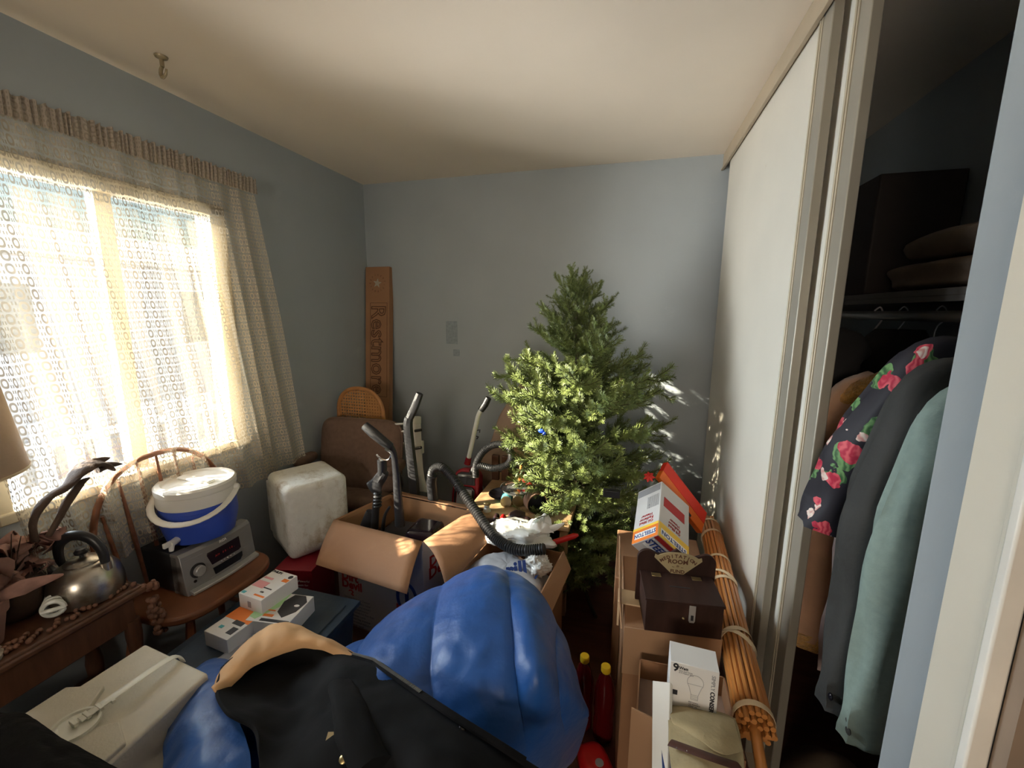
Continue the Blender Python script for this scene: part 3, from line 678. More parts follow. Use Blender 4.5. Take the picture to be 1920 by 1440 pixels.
for (z0, hw) in ((.130, .045), (.112, .050), (.106, .050), (.088, .045)):
    for k in range(9):
        a0 = (k - 4.5) / 9 * 2 * hw / .137; c0 = math.atan2(ld.y, ld.x) + a0
        mb.box((.1345, -.0045, z0), (.1388, .0055, z0 + .0025), rz(c0))
mb.build('raised_label', 'blue_plastic', t)

# ================= LEFT SIDE TABLE =================
t = thing('side_table', 'dark carved wooden side table under the kettle by the window', 'table', (-1.74, .55, 0))
MB().box((-.155, -.5, .565), (.14, .385, .60)).box((-.155, -.5, .572), (.150, .395, .592)).build('table_top', 'mid_wood', t, bevel=.006, seg=3)
MB().box((-.14, -.48, .46), (.12, .365, .565)).build('apron', 'mid_wood', t, bevel=.004)
for x, y in ((-.13, .355), (.11, .355), (.11, -.47), (-.13, -.47)):
    MB().lathe([(.016, 0), (.024, .04), (.018, .1), (.026, .25), (.016, .32), (.024, .42), (.022, .48)], 16, T(x, y, 0)).build('leg', 'mid_wood', t)
MB().box((-.14, -.48, .18), (.125, .37, .20)).build('lower_shelf', 'mid_wood', t, bevel=.003)
mb = MB()
random.seed(3)
for k in range(34):
    z = .592 - .0062 * k * (.4 + .6 * (k > 8)); rr_ = .012 - .003 * (k % 3 == 0)
    mb.ball((.146 + .010 * math.sin(k * 2.1), .40 + .014 * math.cos(k * 1.7) + .0005 * k, z), rr_, 8)
mb.build('carved_grapes', 'bead_wood', t)
# necklace of wooden beads lying along the table edge
mb = MB(); random.seed(11)
for k in range(46):
    y = .42 + .50 * k / 45; x = -1.625 + .008 * math.sin(k * 1.3) - (.015 if k % 4 == 0 else 0)
    mb.ball((x, y, .6085), .0085 - .001 * (k % 3), 8)
for k in range(20): mb.ball((-1.655 + .006 * math.sin(k * 2.2), .42 + .013 * k, .608), .008, 8)
tag(mb.build('bead_necklace', 'bead_wood'), 'string of brown wooden beads lying along the table edge', 'necklace')

t = thing('kettle', 'tarnished stainless steel kettle with black handle on the side table', 'kettle', (-1.712, .845, .601), .35)
MB().lathe([(.085, 0), (.094, .004), (.097, .03), (.095, .055), (.088, .085), (.072, .108), (.052, .121), (.046, .122), (.001, .122)], 48).build('body', 'steel', t)
ld_ = MB().lathe([(.047, .121), (.048, .125), (.040, .132), (.015, .139), (.001, .140)], 36).build('lid', 'steel', t)
MB().lathe([(.006, .138), (.005, .146), (.016, .152), (.018, .160), (.012, .168), (.001, .170)], 20).build('lid_knob', 'black_plastic', ld_)
MB().tube([(-.060, 0, .108), (-.070, 0, .14), (-.062, 0, .185), (-.03, 0, .212), (.01, 0, .215), (.045, 0, .195), (.066, 0, .155), (.070, 0, .105)], [.008, .010, .012, .013, .013, .013, .012, .010], 12, r2=[.012, .014, .016, .017, .017, .017, .016, .013], up=(0, 1, 0), smooth=5).build('handle', 'black_plastic', t)
MB().tube([(-.07, 0, .06), (-.105, 0, .085), (-.125, 0, .12)], [.026, .018, .013], 16, smooth=4).build('spout', 'black_plastic', t)
MB().tube([(.070, -.001, .118), (.071, -.001, .092)], .015, 12).build('handle_bracket', 'steel', t)

# spiral lamp bulb lying on its side
t = thing('spiral_bulb', 'white spiral energy saving bulb lying before the kettle', 'light bulb', (-1.668, .735, .602))
ax = V3((.80, -.60, 0)).normalized(); sd_ = V3((.60, .80, 0)); pth = []
for k in range(110):
    a_ = k * .24; pth.append(V3((0, 0, .034)) + sd_ * (.025 * math.cos(a_)) + V3((0, 0, .025 * math.sin(a_))) - ax * (.0030 * a_))
MB().tube([V3((0, 0, .034)) + sd_ * .025, V3((0, 0, .036)) + ax * .004, V3((0, 0, .034)) - sd_ * .025], .0065, 8, smooth=4).tube(pth, .0068, 8).build('glass_spiral', 'cfl_glass', t)
# terracotta pot left edge
t = thing('clay_pot', 'small terracotta flower pot at the left edge beside the bulb', 'flower pot', (-1.735, .60, .601))
MB().lathe([(.05, 0), (.066, .09), (.072, .092), (.074, .125), (.064, .125), (.058, .09), (.001, .08)], 36).build('pot_body', 'terracotta', t)
MB().lathe([(.001, .082), (.058, .086), (.001, .098)], 20).build('dry_soil', 'drift', t)
# dried arrangement
random.seed(5)
t = thing('dried_arrangement', 'dried flowers with twisted driftwood standing behind the kettle', 'dried flowers', (-1.80, .72, .601))
MB().lathe([(.04, 0), (.062, .03), (.066, .10), (.05, .14), (.001, .13)], 28).build('basket', 'drift', t)
mb = MB()
for k in range(70):
    c_ = V3((random.uniform(-.07, .07), random.uniform(-.16, .09), random.uniform(.10, .235))); q = Euler((random.uniform(0, 6), random.uniform(0, 6), random.uniform(0, 6))).to_matrix().to_4x4()
    L_ = random.uniform(.022, .045); Xq = T(c_) @ q
    mb.grid(lambda u, v: Xq @ V3((L_ * (u - .5) * 2, L_ * .75 * (v - .5) * math.sin(pi * min(.97, max(.03, u))) * 2, .018 * math.sin(u * 5 + v * 4))), 5, 3)
mb.build('dried_petals', 'petal', t, solid=.0012, angle=80)
mb = MB()
for k in range(16): a_ = random.uniform(0, 6.3); mb.tube([(0, 0, .1), (.04 * math.cos(a_), -.03 + .07 * math.sin(a_), .18), (.06 * math.cos(a_), -.04 + .14 * math.sin(a_), random.uniform(.2, .29))], [.003, .002, .001], 6, smooth=3)
mb.build('dry_stems', 'drift', t)
def W3(u, v, x): return P(u, v, x=x)
mb = MB(); xq = -1.76
mb.tube([W3(66, 1015, xq), W3(62, 985, xq), W3(72, 955, xq), W3(95, 930, xq), W3(125, 912, xq), W3(150, 885, xq - .02), W3(175, 868, xq - .02), W3(200, 874, xq - .02), W3(216, 882, xq - .02)], [.012, .016, .018, .017, .020, .036, .044, .034, .004], 12, r2=[.007, .009, .009, .009, .010, .012, .012, .010, .003], up=(1, 0, 0), smooth=5, wob=.5)
mb.tube([W3(92, 1005, xq + .02), W3(108, 975, xq + .02), W3(128, 940, xq), W3(150, 908, xq - .01), W3(168, 896, xq - .01)], [.008, .009, .012, .012, .003], 10, r2=[.006, .007, .008, .007, .003], smooth=5, wob=.5)
mb.tube([W3(175, 868, xq - .02), W3(196, 861, xq - .02), W3(207, 858, xq - .02)], [.014, .008, .001], 8, smooth=3, wob=.5)
mb.tube([W3(180, 880, xq - .02), W3(205, 872, xq - .02), W3(230, 870, xq - .02)], [.018, .012, .001], 8, smooth=3, wob=.6)
mb.build('driftwood', 'drift', t, world=True, angle=60)
mb = MB(); mb.tube([(-1.70, .60, .735), (-1.66, .68, .752), (-1.64, .76, .745)], [.004, .024, .003], 10, r2=[.002, .004, .002], smooth=5, up=(0, 0, 1)); tag(mb.build('dry_leaf', 'petal', angle=70), 'curled pinkish dry leaf between pot and kettle', 'leaf')
# table lamp
t = thing('table_lamp', 'table lamp with a beige cone shade at the left edge', 'lamp', (-1.665, .545, .601))
MB().lathe([(.07, 0), (.072, .012), (.03, .03), (.018, .08), (.045, .16), (.05, .22), (.02, .32), (.012, .42), (.01, .54), (.001, .545)], 32).build('lamp_base', 'pottery', t)
sh_ = MB().lathe([(.185, .525), (.150, .83)], 56, cap=False); sh_.build('lamp_shade', 'lampshade', t, solid=.003)
MB().lathe([(.1855, .523), (.1865, .523), (.1865, .529), (.185, .530)], 56, cap=False).build('shade_trim', 'mask_tape', t)
# crockery below
tag(MB().lathe([(.03, 0), (.06, .01), (.085, .07), (.082, .07), (.055, .015), (.001, .012)], 36, T(-1.70, .72, .202)).build('stoneware_bowl', 'pottery'), 'pale stoneware bowl on the lower shelf of the side table', 'bowl')
tag(MB().lathe([(.05, 0), (.09, .04), (.10, .10), (.06, .16), (.05, .17), (.001, .16)], 36, T(-1.70, .47, .202)).build('stoneware_jar', 'pottery'), 'round stoneware jar on the lower shelf under the lamp', 'jar')

# ================= WHITE CARTONS, TOTE, FOAM BOXES =================
t = thing('storage_tote', 'dark blue translucent storage tote below the lamp bulb cartons', 'storage box', (-1.235, 1.05, 0))
MB().hexa([(-.20, -.22, 0), (.20, -.22, 0), (.20, .22, 0), (-.20, .22, 0), (-.22, -.25, .37), (.22, -.25, .37), (.22, .25, .37), (-.22, .25, .37)]).build('tub', 'tote_plastic', t, bevel=.015, seg=3)
MB().box((-.235, -.265, .37), (.235, .265, .388)).box((-.20, -.22, .388), (.20, .22, .393)).build('lid', 'tote_plastic', t, bevel=.005, seg=3)
random.seed(8)
mb = MB(); mb.grid(lambda u, v: (-1.27 + .30 * u, .86 + .18 * v, .397 + .012 * abs(noise.noise(V3((u * 6, v * 5, 2)))) + .004), 24, 16)
tag(mb.build('plastic_wrap', 'grey_film', solid=.001, angle=80), 'crumpled clear plastic film on the dark tote lid', 'plastic wrap')

def carton(name, label, cat, V, yaw, a, b, h, m='white_paper', group=None):
    """V = top corner nearest the camera; a runs along yaw, b behind it"""
    fr = T(V[0], V[1], V[2] - h) @ rz(yaw)
    t = thing(name, label, cat, frame=fr, group=group)
    x0, x1 = (0, a) if a > 0 else (a, 0)
    MB().box((x0, 0, 0), (x1, b, h)).build('carton_body', m, t, bevel=.0015)
    return t
# lower bulb carton
t = carton('bulb_carton', 'small white bulb carton with orange band, lowest beside the tote corner', 'carton', (-1.255, .945, .4535), -.10, -.115, .15, .057, group='bulb cartons on the tote')
X = FM((-.115, 0, .0572), (1, 0, 0), (0, 1, 0))
rect(MB(), X, .0, .075, .115, .13).build('orange_band', 'ink_orange', t)
rect(rect(MB(), X, .078, .02, .104, .05, .0009), X, .055, .06, .10, .078, .0012).build('dark_print', 'ink_black', t)
rect(MB(), X, .028, .03, .045, .042, .0009).build('teal_print', 'ink_teal', t)
t = carton('bulb_carton', 'white bulb carton with pink printed top, stacked on the orange-banded one', 'carton', (-1.24, 1.075, .5105), -.10, -.118, .158, .056, group='bulb cartons on the tote')
X = FM((-.118, 0, .0562), (1, 0, 0), (0, 1, 0))
rect(rect(MB(), X, .004, .05, .06, .085), X, .006, .10, .05, .11).build('pink_print', 'ink_pink', t)
mb = MB(); text(mb, 'PHILIPS', .015, X @ T(.028, .145, .0003), bold=.0003); rect(mb, X, .06, .055, .10, .060); text(mb, 'LED', .010, X @ T(.078, .035, .0005)); mb.ball(X @ V3((.103, .140, 0)), .010, 14, (1, 1, .06)); mb.build('dark_print', 'ink_black', t)
rect(rect(MB(), X, .088, .108, .115, .125), X, .062, .012, .112, .020).build('orange_print', 'ink_orange', t)
rect(MB(), X, .006, .006, .022, .018, .0009).build('teal_print', 'ink_teal', t)
rect(MB(), FM((-.118, 0, 0), (1, 0, 0), (0, 0, 1)), .045, .010, .062, .034).build('barcode', 'ink_grey', t)
t = carton('appliance_carton', 'white carton with black slow cooker picture and green corner', 'carton', (-1.112, 1.055, .4555), .12, -.165, .155, .062)
X = FM((-.165, 0, .0622), (1, 0, 0), (0, 1, 0))
mb = MB(); mb.prism([(.0, .02), (.03, .01), (.075, .08), (.07, .155), (.0, .155)], .0005, X); mb.build('green_print', 'ink_green', t)
mb = MB(); mb.prism([(.085, .055), (.12, .03), (.152, .065), (.16, .12), (.135, .150), (.09, .15), (.072, .11)], .0009, X); rect(mb, X, .05, .005, .16, .018); text(mb, 'DEEP', .016, X @ T(.035, .142, .0008)); mb.build('pot_picture', 'ink_black', t)
rect(rect(MB(), X, .045, .028, .085, .040), X, .04, .056, .075, .062).build('orange_print', 'ink_orange', t)
mb = MB(); mb.ball(X @ V3((.135, .095, 0)), .014, 14, (1, .6, .1)); mb.build('white_badge', 'ink_white', t)

# red vacuum carton and the foam box on it
yw = math.atan2(.5, -.87) - pi
RC = T(-1.49, 1.425, 0) @ rz(math.atan2(.86, .5) - pi / 2)
t = thing('red_carton', 'red vacuum cleaner carton under the white foam box', 'carton', frame=T(-1.565, 1.44, 0) @ rz(.20))
MB().box((0, 0, 0), (.185, .20, .343)).build('carton_body', 'red_carton', t, bevel=.002)
X = FM((0, -.0002, 0), (1, 0, 0), (0, 0, 1))
mb = MB(); text(mb, 'Dirt', .036, X @ T(.038, .285, .0), bold=.001); text(mb, 'Devil', .036, X @ T(.044, .257, .0), bold=.001)
for k in range(5): text(mb, ['UltraPowerful', 'Vacuum for', 'Heavy-duty', 'Cleaning'][k % 4], .0155, X @ T(.128, .288 - .02 * k, 0)) if k < 4 else None
mb.build('white_lettering', 'ink_white', t)
FB = T(-1.52, 1.50, .345) @ rz(math.atan2(.50, -.87) - pi)
t = thing('foam_box', 'large stained white foam box standing on the red carton', 'foam box', frame=FB)
# corner at origin, extends -x 0.28 and +y ... (rotated so its two near faces match)
MB().box((-.315, 0, 0), (0, .30, .375)).build('foam_body', 'foam', t, bevel=.035, seg=5)
mb = MB(); rr_ = .001
mb.box((-.317, -.002, .05), (-.27, .01, .33)); mb.build('end_cap', 'foam', t, bevel=.012, seg=4)
for z0 in (.07, .16, .25): MB().box((-.325, .10, z0), (-.312, .14, z0 + .035)).build('rib', 'foam', t, bevel=.006)

# foam cooler lid with strap (foreground)
FL = T(-1.055, .735, .30) @ rz(.06)
t = thing('foam_cooler', 'white foam cooler with a plastic strap handle across its lid in the foreground', 'foam box', frame=FL)
MB().hexa([(-.285, -.42, 0), (-.01, -.42, 0), (-.01, -.01, 0), (-.265, .01, 0), (-.335, -.42, .277), (0, -.42, .277), (0, 0, .277), (-.275, .045, .277)]).build('foam_body', 'foam_clean', t, bevel=.008, seg=3)
ldd = MB()
def q4(x, y, z=.277): return V3((x, y, z))
ldd.prism([(-.335, -.42), (-.200, -.42), (-.205, -.20), (-.1785, -.165), (-.215, -.10), (-.305, -.125)], .015, T(0, 0, .276))
ldd.prism([(-.075, -.165), (-.006, -.200), (-.006, -.42), (-.185, -.42), (-.16, -.22)], .012, T(0, 0, .276))
ldd.build('raised_panel', 'foam_clean', t, bevel=.003, seg=3)
MB().lathe([(.047, 0), (.047, .008), (.041, .008), (.038, .003), (.001, .003)], 36, T(-.158, -.200, .288)).build('strap_disc', 'white_handle', t)
MB().tube([(-.125, .03, .262), (-.126, .018, .288), (-.130, -.02, .299), (-.138, -.105, .303), (-.155, -.19, .298)], .0025, 10, r2=.012, up=(0, 0, 1), smooth=5).build('strap', 'white_handle', t)
mb = MB()
for k in range(4): mb.box((-.013, -.004, 0), (.013, .004, .0085), T(-.158 + .006 * k, -.200 + .022 * k, .295) @ rz(-.2))
mb.build('strap_teeth', 'white_handle', t, bevel=.001)
MB().tube([(-.175, -.22, .294), (-.195, -.255, .300), (-.235, -.275, .300), (-.275, -.295, .295), (-.31, -.335, .275)], [.0045] * 5, 10, r2=[.016, .012, .011, .011, .010], up=(0, 0, 1), smooth=5).build('strap_tail', 'white_handle', t)
tag(MB().box((-1.36, .33, 0), (-1.02, .78, .299)).build('cardboard_box', 'card', bevel=.003), 'cardboard box standing under the strapped foam cooler', 'box')

# ================= OPEN VACUUM CARTON =================
F_, L_c, R_c = V3((-.83, 1.53, .55)), V3((-1.33, 1.59, .55)), V3((-.73, 1.87, .55)); B_c = L_c + R_c - F_
t = thing('open_carton', 'open white vacuum cleaner carton with kraft flaps folded out', 'carton', (-1.0, 1.7, 0))
def wallseg(a, b, z0, z1, name, m, th=.004, par=None, inward=None):
    a = V3((a.x, a.y, z0)); b = V3((b.x, b.y, z0)); n_ = (b - a).cross(V3((0, 0, 1))).normalized()
    if n_.dot(inward - a) < 0: n_ = -n_
    mb = MB(); mb.hexa([a, b, b + n_ * th, a + n_ * th] + [p + V3((0, 0, z1 - z0)) for p in (a, b, b + n_ * th, a + n_ * th)])
    return mb.build(name, m, par, world=True)
cen = (F_ + B_c) / 2
for a, b, nm in ((F_, L_c, 'front_wall'), (F_, R_c, 'side_wall'), (L_c, B_c, 'side_wall'), (R_c, B_c, 'rear_wall')):
    wallseg(a, b, .001, .549, nm, 'white_carton', .003, t, cen)
    wallseg(a + (cen - a) * .012, b + (cen - b) * .012, .004, .55, 'kraft_liner', 'card_inner', .003, t, cen)
MB().hexa([p * 1 + V3((0, 0, -.548)) for p in (F_, R_c, B_c, L_c)] + [p + V3((0, 0, -.543)) for p in (F_, R_c, B_c, L_c)]).build('carton_floor', 'card', t, world=True)
up = V3((0, 0, .004))
def flap(a, b, c, d, bow=.012, creases=()):
    a, b, c, d = map(V3, (a, b, c, d)); n_ = (b - a).cross(d - a).normalized()
    mb = MB(); mb.grid(lambda u, v: (a * (1 - u) + b * u) * (1 - v) + (d * (1 - u) + c * u) * v + n_ * bow * math.sin(pi * v) * (1 if n_.z > 0 else -1), 10, 8)
    o = mb.build('flap', 'card', t, world=True, solid=.004)
    for cu_ in creases:
        MB().tube([(a * (1 - cu_) + b * cu_) * (1 - v) + (d * (1 - cu_) + c * cu_) * v + n_ * (bow * math.sin(pi * v) + .0004) * (1 if n_.z > 0 else -1) for v in [k / 8 for k in range(9)]], .0011, 5).build('fold_crease', 'card_inner', o, world=True)
    return o
flap(L_c + up, F_ + up, (-.79, 1.32, .455), (-1.27, 1.385, .455), .012, (.14, .23, .60))
flap(F_ + up + V3((.004, .004, 0)), R_c + up, (-.58, 1.70, .51), (-.655, 1.39, .455), .03)
flap(R_c + up, B_c + up, B_c + V3((.03, .15, -.07)), R_c + V3((.03, .15, -.07)))
flap(B_c + up, L_c + up, L_c + V3((.035, -.005, -.15)), B_c + V3((.035, -.005, -.15)), .002)
fx = (L_c - F_).normalized() * -1
X = FM(V3((L_c.x, L_c.y, 0)) + V3((0, -.0012, 0)), fx, (0, 0, 1))
mb = text(MB(), 'Dirt', .060, X @ T(.075, .270, .0005), bold=.002); text(mb, 'Devil', .060, X @ T(.085, .228, .0005), bold=.002)
mb.tube([X @ V3(p) for p in ((.065, .195, 0), (.08, .201, 0), (.09, .191, 0), (.08, .181, 0), (.093, .176, 0))], .003, 6, smooth=3)
mb.build('red_lettering', 'ink_red', t, world=True)
mb = MB(); random.seed(2)
for k, s_ in enumerate(['Upright Vacuum Cleaner', 'with Power Stretch hose', 'Powerful cleaning system', 'On-board attachments', 'HEPA filtration for fine dust', 'Quick release wand', 'Easy to use bag chamber', 'Extension wand included', 'Long power cord']):
    text(mb, s_, .016, X @ T(.03, .158 - .018 * k, .0005), 'LEFT')
mb.build('small_print', 'ink_grey', t, world=True)
mb = MB(); mb.tube([X @ V3((.41 + .052 * math.sin(a_), .25 + .075 * math.cos(a_), 0)) for a_ in [-2.2 + 4.4 * k / 20 for k in range(21)]], .009, 8, r2=.002, up=X.to_3x3() @ V3((1, 0, 0)))
rect(mb, X, .40, .11, .420, .285, .001); mb.build('vacuum_picture', 'ink_blue', t, world=True)
rect(MB(), X, .35, .10, .395, .21, .001).build('red_picture', 'ink_red', t, world=True)
Xr = FM(V3((F_.x, F_.y, 0)) + V3((.0014, 0, 0)), R_c - F_, (0, 0, 1))
mb = text(MB(), 'Dirt', .075, Xr @ T(.10, .43, .0005), bold=.002); text(mb, 'Devil', .075, Xr @ T(.11, .375, .0005), bold=.002); mb.build('red_lettering', 'ink_red', t, world=True)

# ================= VACUUMS =================
# A: black upright standing in the carton
t = thing('upright_vacuum', 'black upright vacuum with ball grip standing in the open carton', 'vacuum cleaner', (-1.0, 1.68, .01))
G = lambda u, v, y=1.66: P(u, v, y=y)
MB().tube([G(684, 798, 1.60), G(700, 812, 1.60), G(722, 830, 1.61), G(733, 838, 1.62)], [.020, .023, .021, .019], 16, smooth=4).build('grip', 'black_rubber', t, world=True)
MB().tube([G(730, 834, 1.62), G(738, 850, 1.64), G(742, 880, 1.655), G(746, 930, 1.66), G(750, 985, 1.66)], [.014, .013, .014, .018, .022], 12, r2=[.018, .018, .02, .024, .028], smooth=4).build('handle_post', 'black_plastic', t, world=True)
MB().tube([G(716, 862), G(717, 878), G(716, 890)], [.022, .022, .020], 16).build('hose_socket', 'black_plastic', t, world=True)
MB().tube([G(722, 842), G(733, 850), G(728, 862), G(714, 860), G(706, 852)], .005, 8, smooth=4).build('cord_hook', 'chrome', t, world=True)
MB().tube([G(721, 884), G(712, 898), G(703, 912), G(696, 918)], [.022, .030, .040, .036], 14, r2=[.018, .02, .018, .010], smooth=4, wob=.3).build('brush_nozzle', 'black_plastic', t, world=True)
mb = MB()
for k in range(5): p = G(708, 924 + 6 * k); mb.tube([p + V3((0, 0, .006)), p, p - V3((0, 0, .006))], [.016, .021, .016], 16)
mb.tube([G(708, 920), G(704, 960), G(702, 990)], [.016, .018, .02], 14); mb.build('ribbed_hose', 'black_rubber', t, world=True)
MB().tube([G(694, 958), G(690, 985), G(686, 1010)], [.018, .04, .045], 16, r2=[.016, .022, .03], smooth=4).build('hose_wand', 'black_plastic', t, world=True)
MB().box((-1.16, 1.68, .01), (-.88, 1.84, .47)).build('dust_housing', 'black_plastic', t, world=True, bevel=.03, seg=4)
MB().box((-.99, 1.64, .40), (-.84, 1.80, .525)).build('motor_cover', 'dark_display', t, world=True, bevel=.03, seg=4)
MB().tube([G(731, 950), G(722, 966), G(718, 990), G(716, 1008)], [.006, .008, .010, .010], 8, smooth=4).build('release_pedal', 'black_plastic', t, world=True)
# B: tall black handle behind
t = thing('stick_vacuum', 'tall vacuum with a bent black grip handle behind the open carton', 'vacuum cleaner', (-1.08, 2.05, 0))
G2 = lambda u, v, y=2.02: P(u, v, y=y)
MB().tube([G2(787, 738), G2(778, 762), G2(767, 785)], [.021, .024, .023], 8, r2=[.017, .018, .018], smooth=3).build('grip', 'black_rubber', t, world=True)
MB().tube([G2(767, 783), G2(765, 800), G2(770, 850), G2(776, 905), G2(780, 950), (-1.12, 2.05, .2), (-1.12, 2.05, .06)], [.026, .029, .031, .033, .034, .034, .034], 8, r2=.022, smooth=3).build('handle_post', 'black_plastic', t, world=True)
mb = MB(); mb.box((-1.26, 1.93, .0), (-.98, 2.14, .07)); mb.build('floor_head', 'black_plastic', t, world=True, bevel=.02)
MB().box((-1.21, 2.0, .071), (-1.03, 2.14, .5)).build('dust_bin', 'black_plastic', t, world=True, bevel=.04, seg=4)
# white gadget with strap behind it
t = thing('steam_mop', 'white plastic steam mop with black cord hooks behind the black vacuum handle', 'steam mop', (-1.05, 2.2, 0))
G3 = lambda u, v, y=2.2: P(u, v, y=y)
MB().tube([G3(781, 790), G3(783, 840), G3(788, 900), (-1.12, 2.2, .3), (-1.12, 2.2, .05)], [.026, .028, .03, .04, .03], 12, r2=.02, smooth=3).build('body', 'white_plastic', t, world=True)
mb = MB(); q = [G3(730, 796), G3(764, 794), G3(764, 808), G3(733, 810)]; mb.tube(q + [q[0]], .006, 8); mb.tube([G3(733, 812), G3(742, 825), G3(757, 831)], .006, 8, smooth=3); mb.build('side_handle', 'white_plastic', t, world=True)
MB().tube([G3(782, 782), G3(782, 794)], .024, 20).build('top_cap', 'white_handle', t, world=True)
MB().box(tuple(G3(783, 850, 2.19)), tuple(G3(795, 826, 2.21))).build('cord_clip', 'white_handle', t, world=True, bevel=.003)
for v in (806, 839): MB().tube([G3(778, v + 2, 2.17), G3(790, v, 2.17)], .0085, 8).build('black_band', 'black_rubber', t, world=True)
MB().box((-1.25, 2.15, 0), (-1.0, 2.26, .045)).build('floor_head', 'white_plastic', t, world=True, bevel=.012)
# C: red vacuum with white handle
t = thing('red_vacuum', 'red upright vacuum with white handle tube and looped black hose', 'vacuum cleaner', (-.92, 2.25, 0))
G4 = lambda u, v, y=2.25: P(u, v, y=y)
MB().tube([G4(916, 746), G4(910, 758), G4(902, 769)], [.018, .020, .019], 14).build('grip', 'black_rubber', t, world=True)
MB().tube([G4(903, 767), G4(897, 779), G4(892, 800), G4(878, 862)], .0135, 14, smooth=4).build('handle_tube', 'white_handle', t, world=True)
MB().tube([G4(879, 858), G4(876, 870)], [.017, .02], 14).build('tube_socket', 'vac_red', t, world=True)
for v in (808, 815, 822): pass
MB().tube([G4(895, 807), G4(900, 806), G4(899, 811)], .004, 6).tube([G4(893, 818), G4(897, 819), G4(894, 823)], .004, 6).build('cord_hook', 'black_plastic', t, world=True)
sh_ = []
for k in range(21):
    a_ = pi * k / 20; sh_.append((.078 * math.cos(a_), .06 * math.sin(a_)))
p0 = G4(874, 896)
Xv = FM(p0 + V3((0, .0, 0)), (1, .05, 0), (-.1, .25, 1))
mb = MB(); mb.prism([(x, y) for x, y in sh_] + [(-.085, -.10), (-.08, -.42), (.08, -.42), (.085, -.10)], .10, Xv @ T(0, 0, -.10)); mb.build('shell', 'vac_red', t, world=True, bevel=.012, seg=3)
mb = MB(); mb.prism([(-.055, .02), (-.03, .035), (.03, .035), (.055, .02), (.062, -.04), (-.062, -.04)], .016, Xv); mb.build('filter_cover', 'black_plastic', t, world=True, bevel=.003)
for x in (-.035, 0, .035): MB().box((x - .012, -.034, .016), (x + .012, .004, .021), Xv).build('vent', 'ink_black', t, world=True, bevel=.002)
MB().box((-.045, .008, .016), (.045, .022, .026), Xv).build('latch', 'chrome', t, world=True, bevel=.002)
mb = MB(); mb.tube([Xv @ V3(p) for p in ((-.058, -.30, .016), (-.058, -.07, .016), (-.045, -.055, .016), (.045, -.055, .016), (.058, -.07, .016), (.058, -.30, .016))], .006, 8); mb.build('bin_frame', 'black_plastic', t, world=True)
MB().box((-.048, -.28, .002), (.048, -.065, .02), Xv).build('dust_window', 'grey_film', t, world=True, bevel=.006)
MB().box((-.16, -.12, -.46), (.16, .02, -.42), T(p0.x, p0.y + .1, .47)).build('floor_head', 'vac_red', t, world=True, bevel=.015)
def hose(path, r, rib=.0016, n=14, pitch=.007, smooth=8):
    path = [V3(p) for p in path]; L = len(path); pts = []
    for i in range(L - 1):
        p0_, p1_, p2_, p3_ = path[max(i - 1, 0)], path[i], path[i + 1], path[min(i + 2, L - 1)]
        for k in range(40):
            q = k / 40; pts.append(.5 * ((2 * p1_) + (p2_ - p0_) * q + (2 * p0_ - 5 * p1_ + 4 * p2_ - p3_) * q * q + (3 * p1_ - p0_ - 3 * p2_ + p3_) * q ** 3))
    pts.append(path[-1]); out = [pts[0]]; acc = 0
    for a, b in zip(pts, pts[1:]):
        acc += (b - a).length
        if acc >= pitch / 2: out.append(b); acc = 0
    return MB().tube(out, [r + (rib if k % 2 else -rib) for k in range(len(out))], n)
G5 = lambda u, v, y=2.15: P(u, v, y=y)
hose([G5(892, 895), G5(893, 870), G5(908, 845), G5(932, 833), G5(953, 840), G5(959, 858), G5(950, 872), G5(925, 878), G5(898, 873), G5(886, 885, 2.2)], .019).build('hose', 'black_rubber', t, world=True)
# big corrugated hose arching over the carton flap
G6 = lambda u, v, y: P(u, v, y=y)
hh = [G6(812, 935, 1.93), G6(809, 905, 1.93), G6(812, 882, 1.92), G6(827, 876, 1.90), G6(848, 895, 1.86), G6(872, 930, 1.80), G6(898, 968, 1.73), G6(925, 1005, 1.66), G6(955, 1026, 1.62), G6(985, 1032, 1.60), G6(1022, 1029, 1.60)]
t = thing('corrugated_hose', 'thick black corrugated hose arching over the carton flap onto the plastic bags', 'hose', tuple(hh[0]))
hose(hh, .0225, .002, 16, .009).build('hose_tube', 'black_rubber', t, world=True)
MB().tube([hh[0] - V3((0, 0, .09)), hh[0], hh[1], hh[2] * .6 + hh[1] * .4], [.028, .028, .027, .026], 16).build('hose_cuff', 'black_plastic', t, world=True)

# ================= LOW TABLE WITH ODDS AND ENDS =================
t = thing('low_table', 'sunlit pale wooden table behind the plastic bags', 'table', (-.50, 2.20, 0))
TZ = .50
MB().box((-.30, -.27, TZ - .025), (.26, .34, TZ)).build('table_top', 'pale_wood', t, bevel=.006)
for x, y in ((-.27, -.24), (.23, -.24), (.23, .31), (-.27, .31)): MB().box((x - .02, y - .02, 0), (x + .02, y + .02, TZ - .025)).build('leg', 'pale_wood', t, bevel=.003)
def on(u, v, z=TZ): return P(u, v, z=z)
t = thing('glass_dish', 'raised round glass dish holding small odds and ends on the low table', 'dish', tuple(on(972, 935)))
MB().lathe([(.045, 0), (.048, .004), (.010, .014), (.009, .045), (.03, .052), (.098, .058), (.104, .072), (.101, .072), (.094, .062), (.001, .056)], 40).build('dish', 'glass_clear', t)
pd = on(968, 930) + V3((0, 0, .062))
tag(MB().tube([pd + V3((.015, 0, 0)), pd + V3((.018, .03, .115))], [.006, .007], 6, r2=.0025).build('orange_ruler', 'ink_orange'), 'orange stick standing up out of the glass dish', 'stick')
tag(MB().tube([pd + V3((.045, .02, .012)), pd + V3((.02, .07, .055))], [.010, .012], 12).build('red_lighter', 'red_plastic'), 'bright red tube lying on the rim of the glass dish', 'tube')
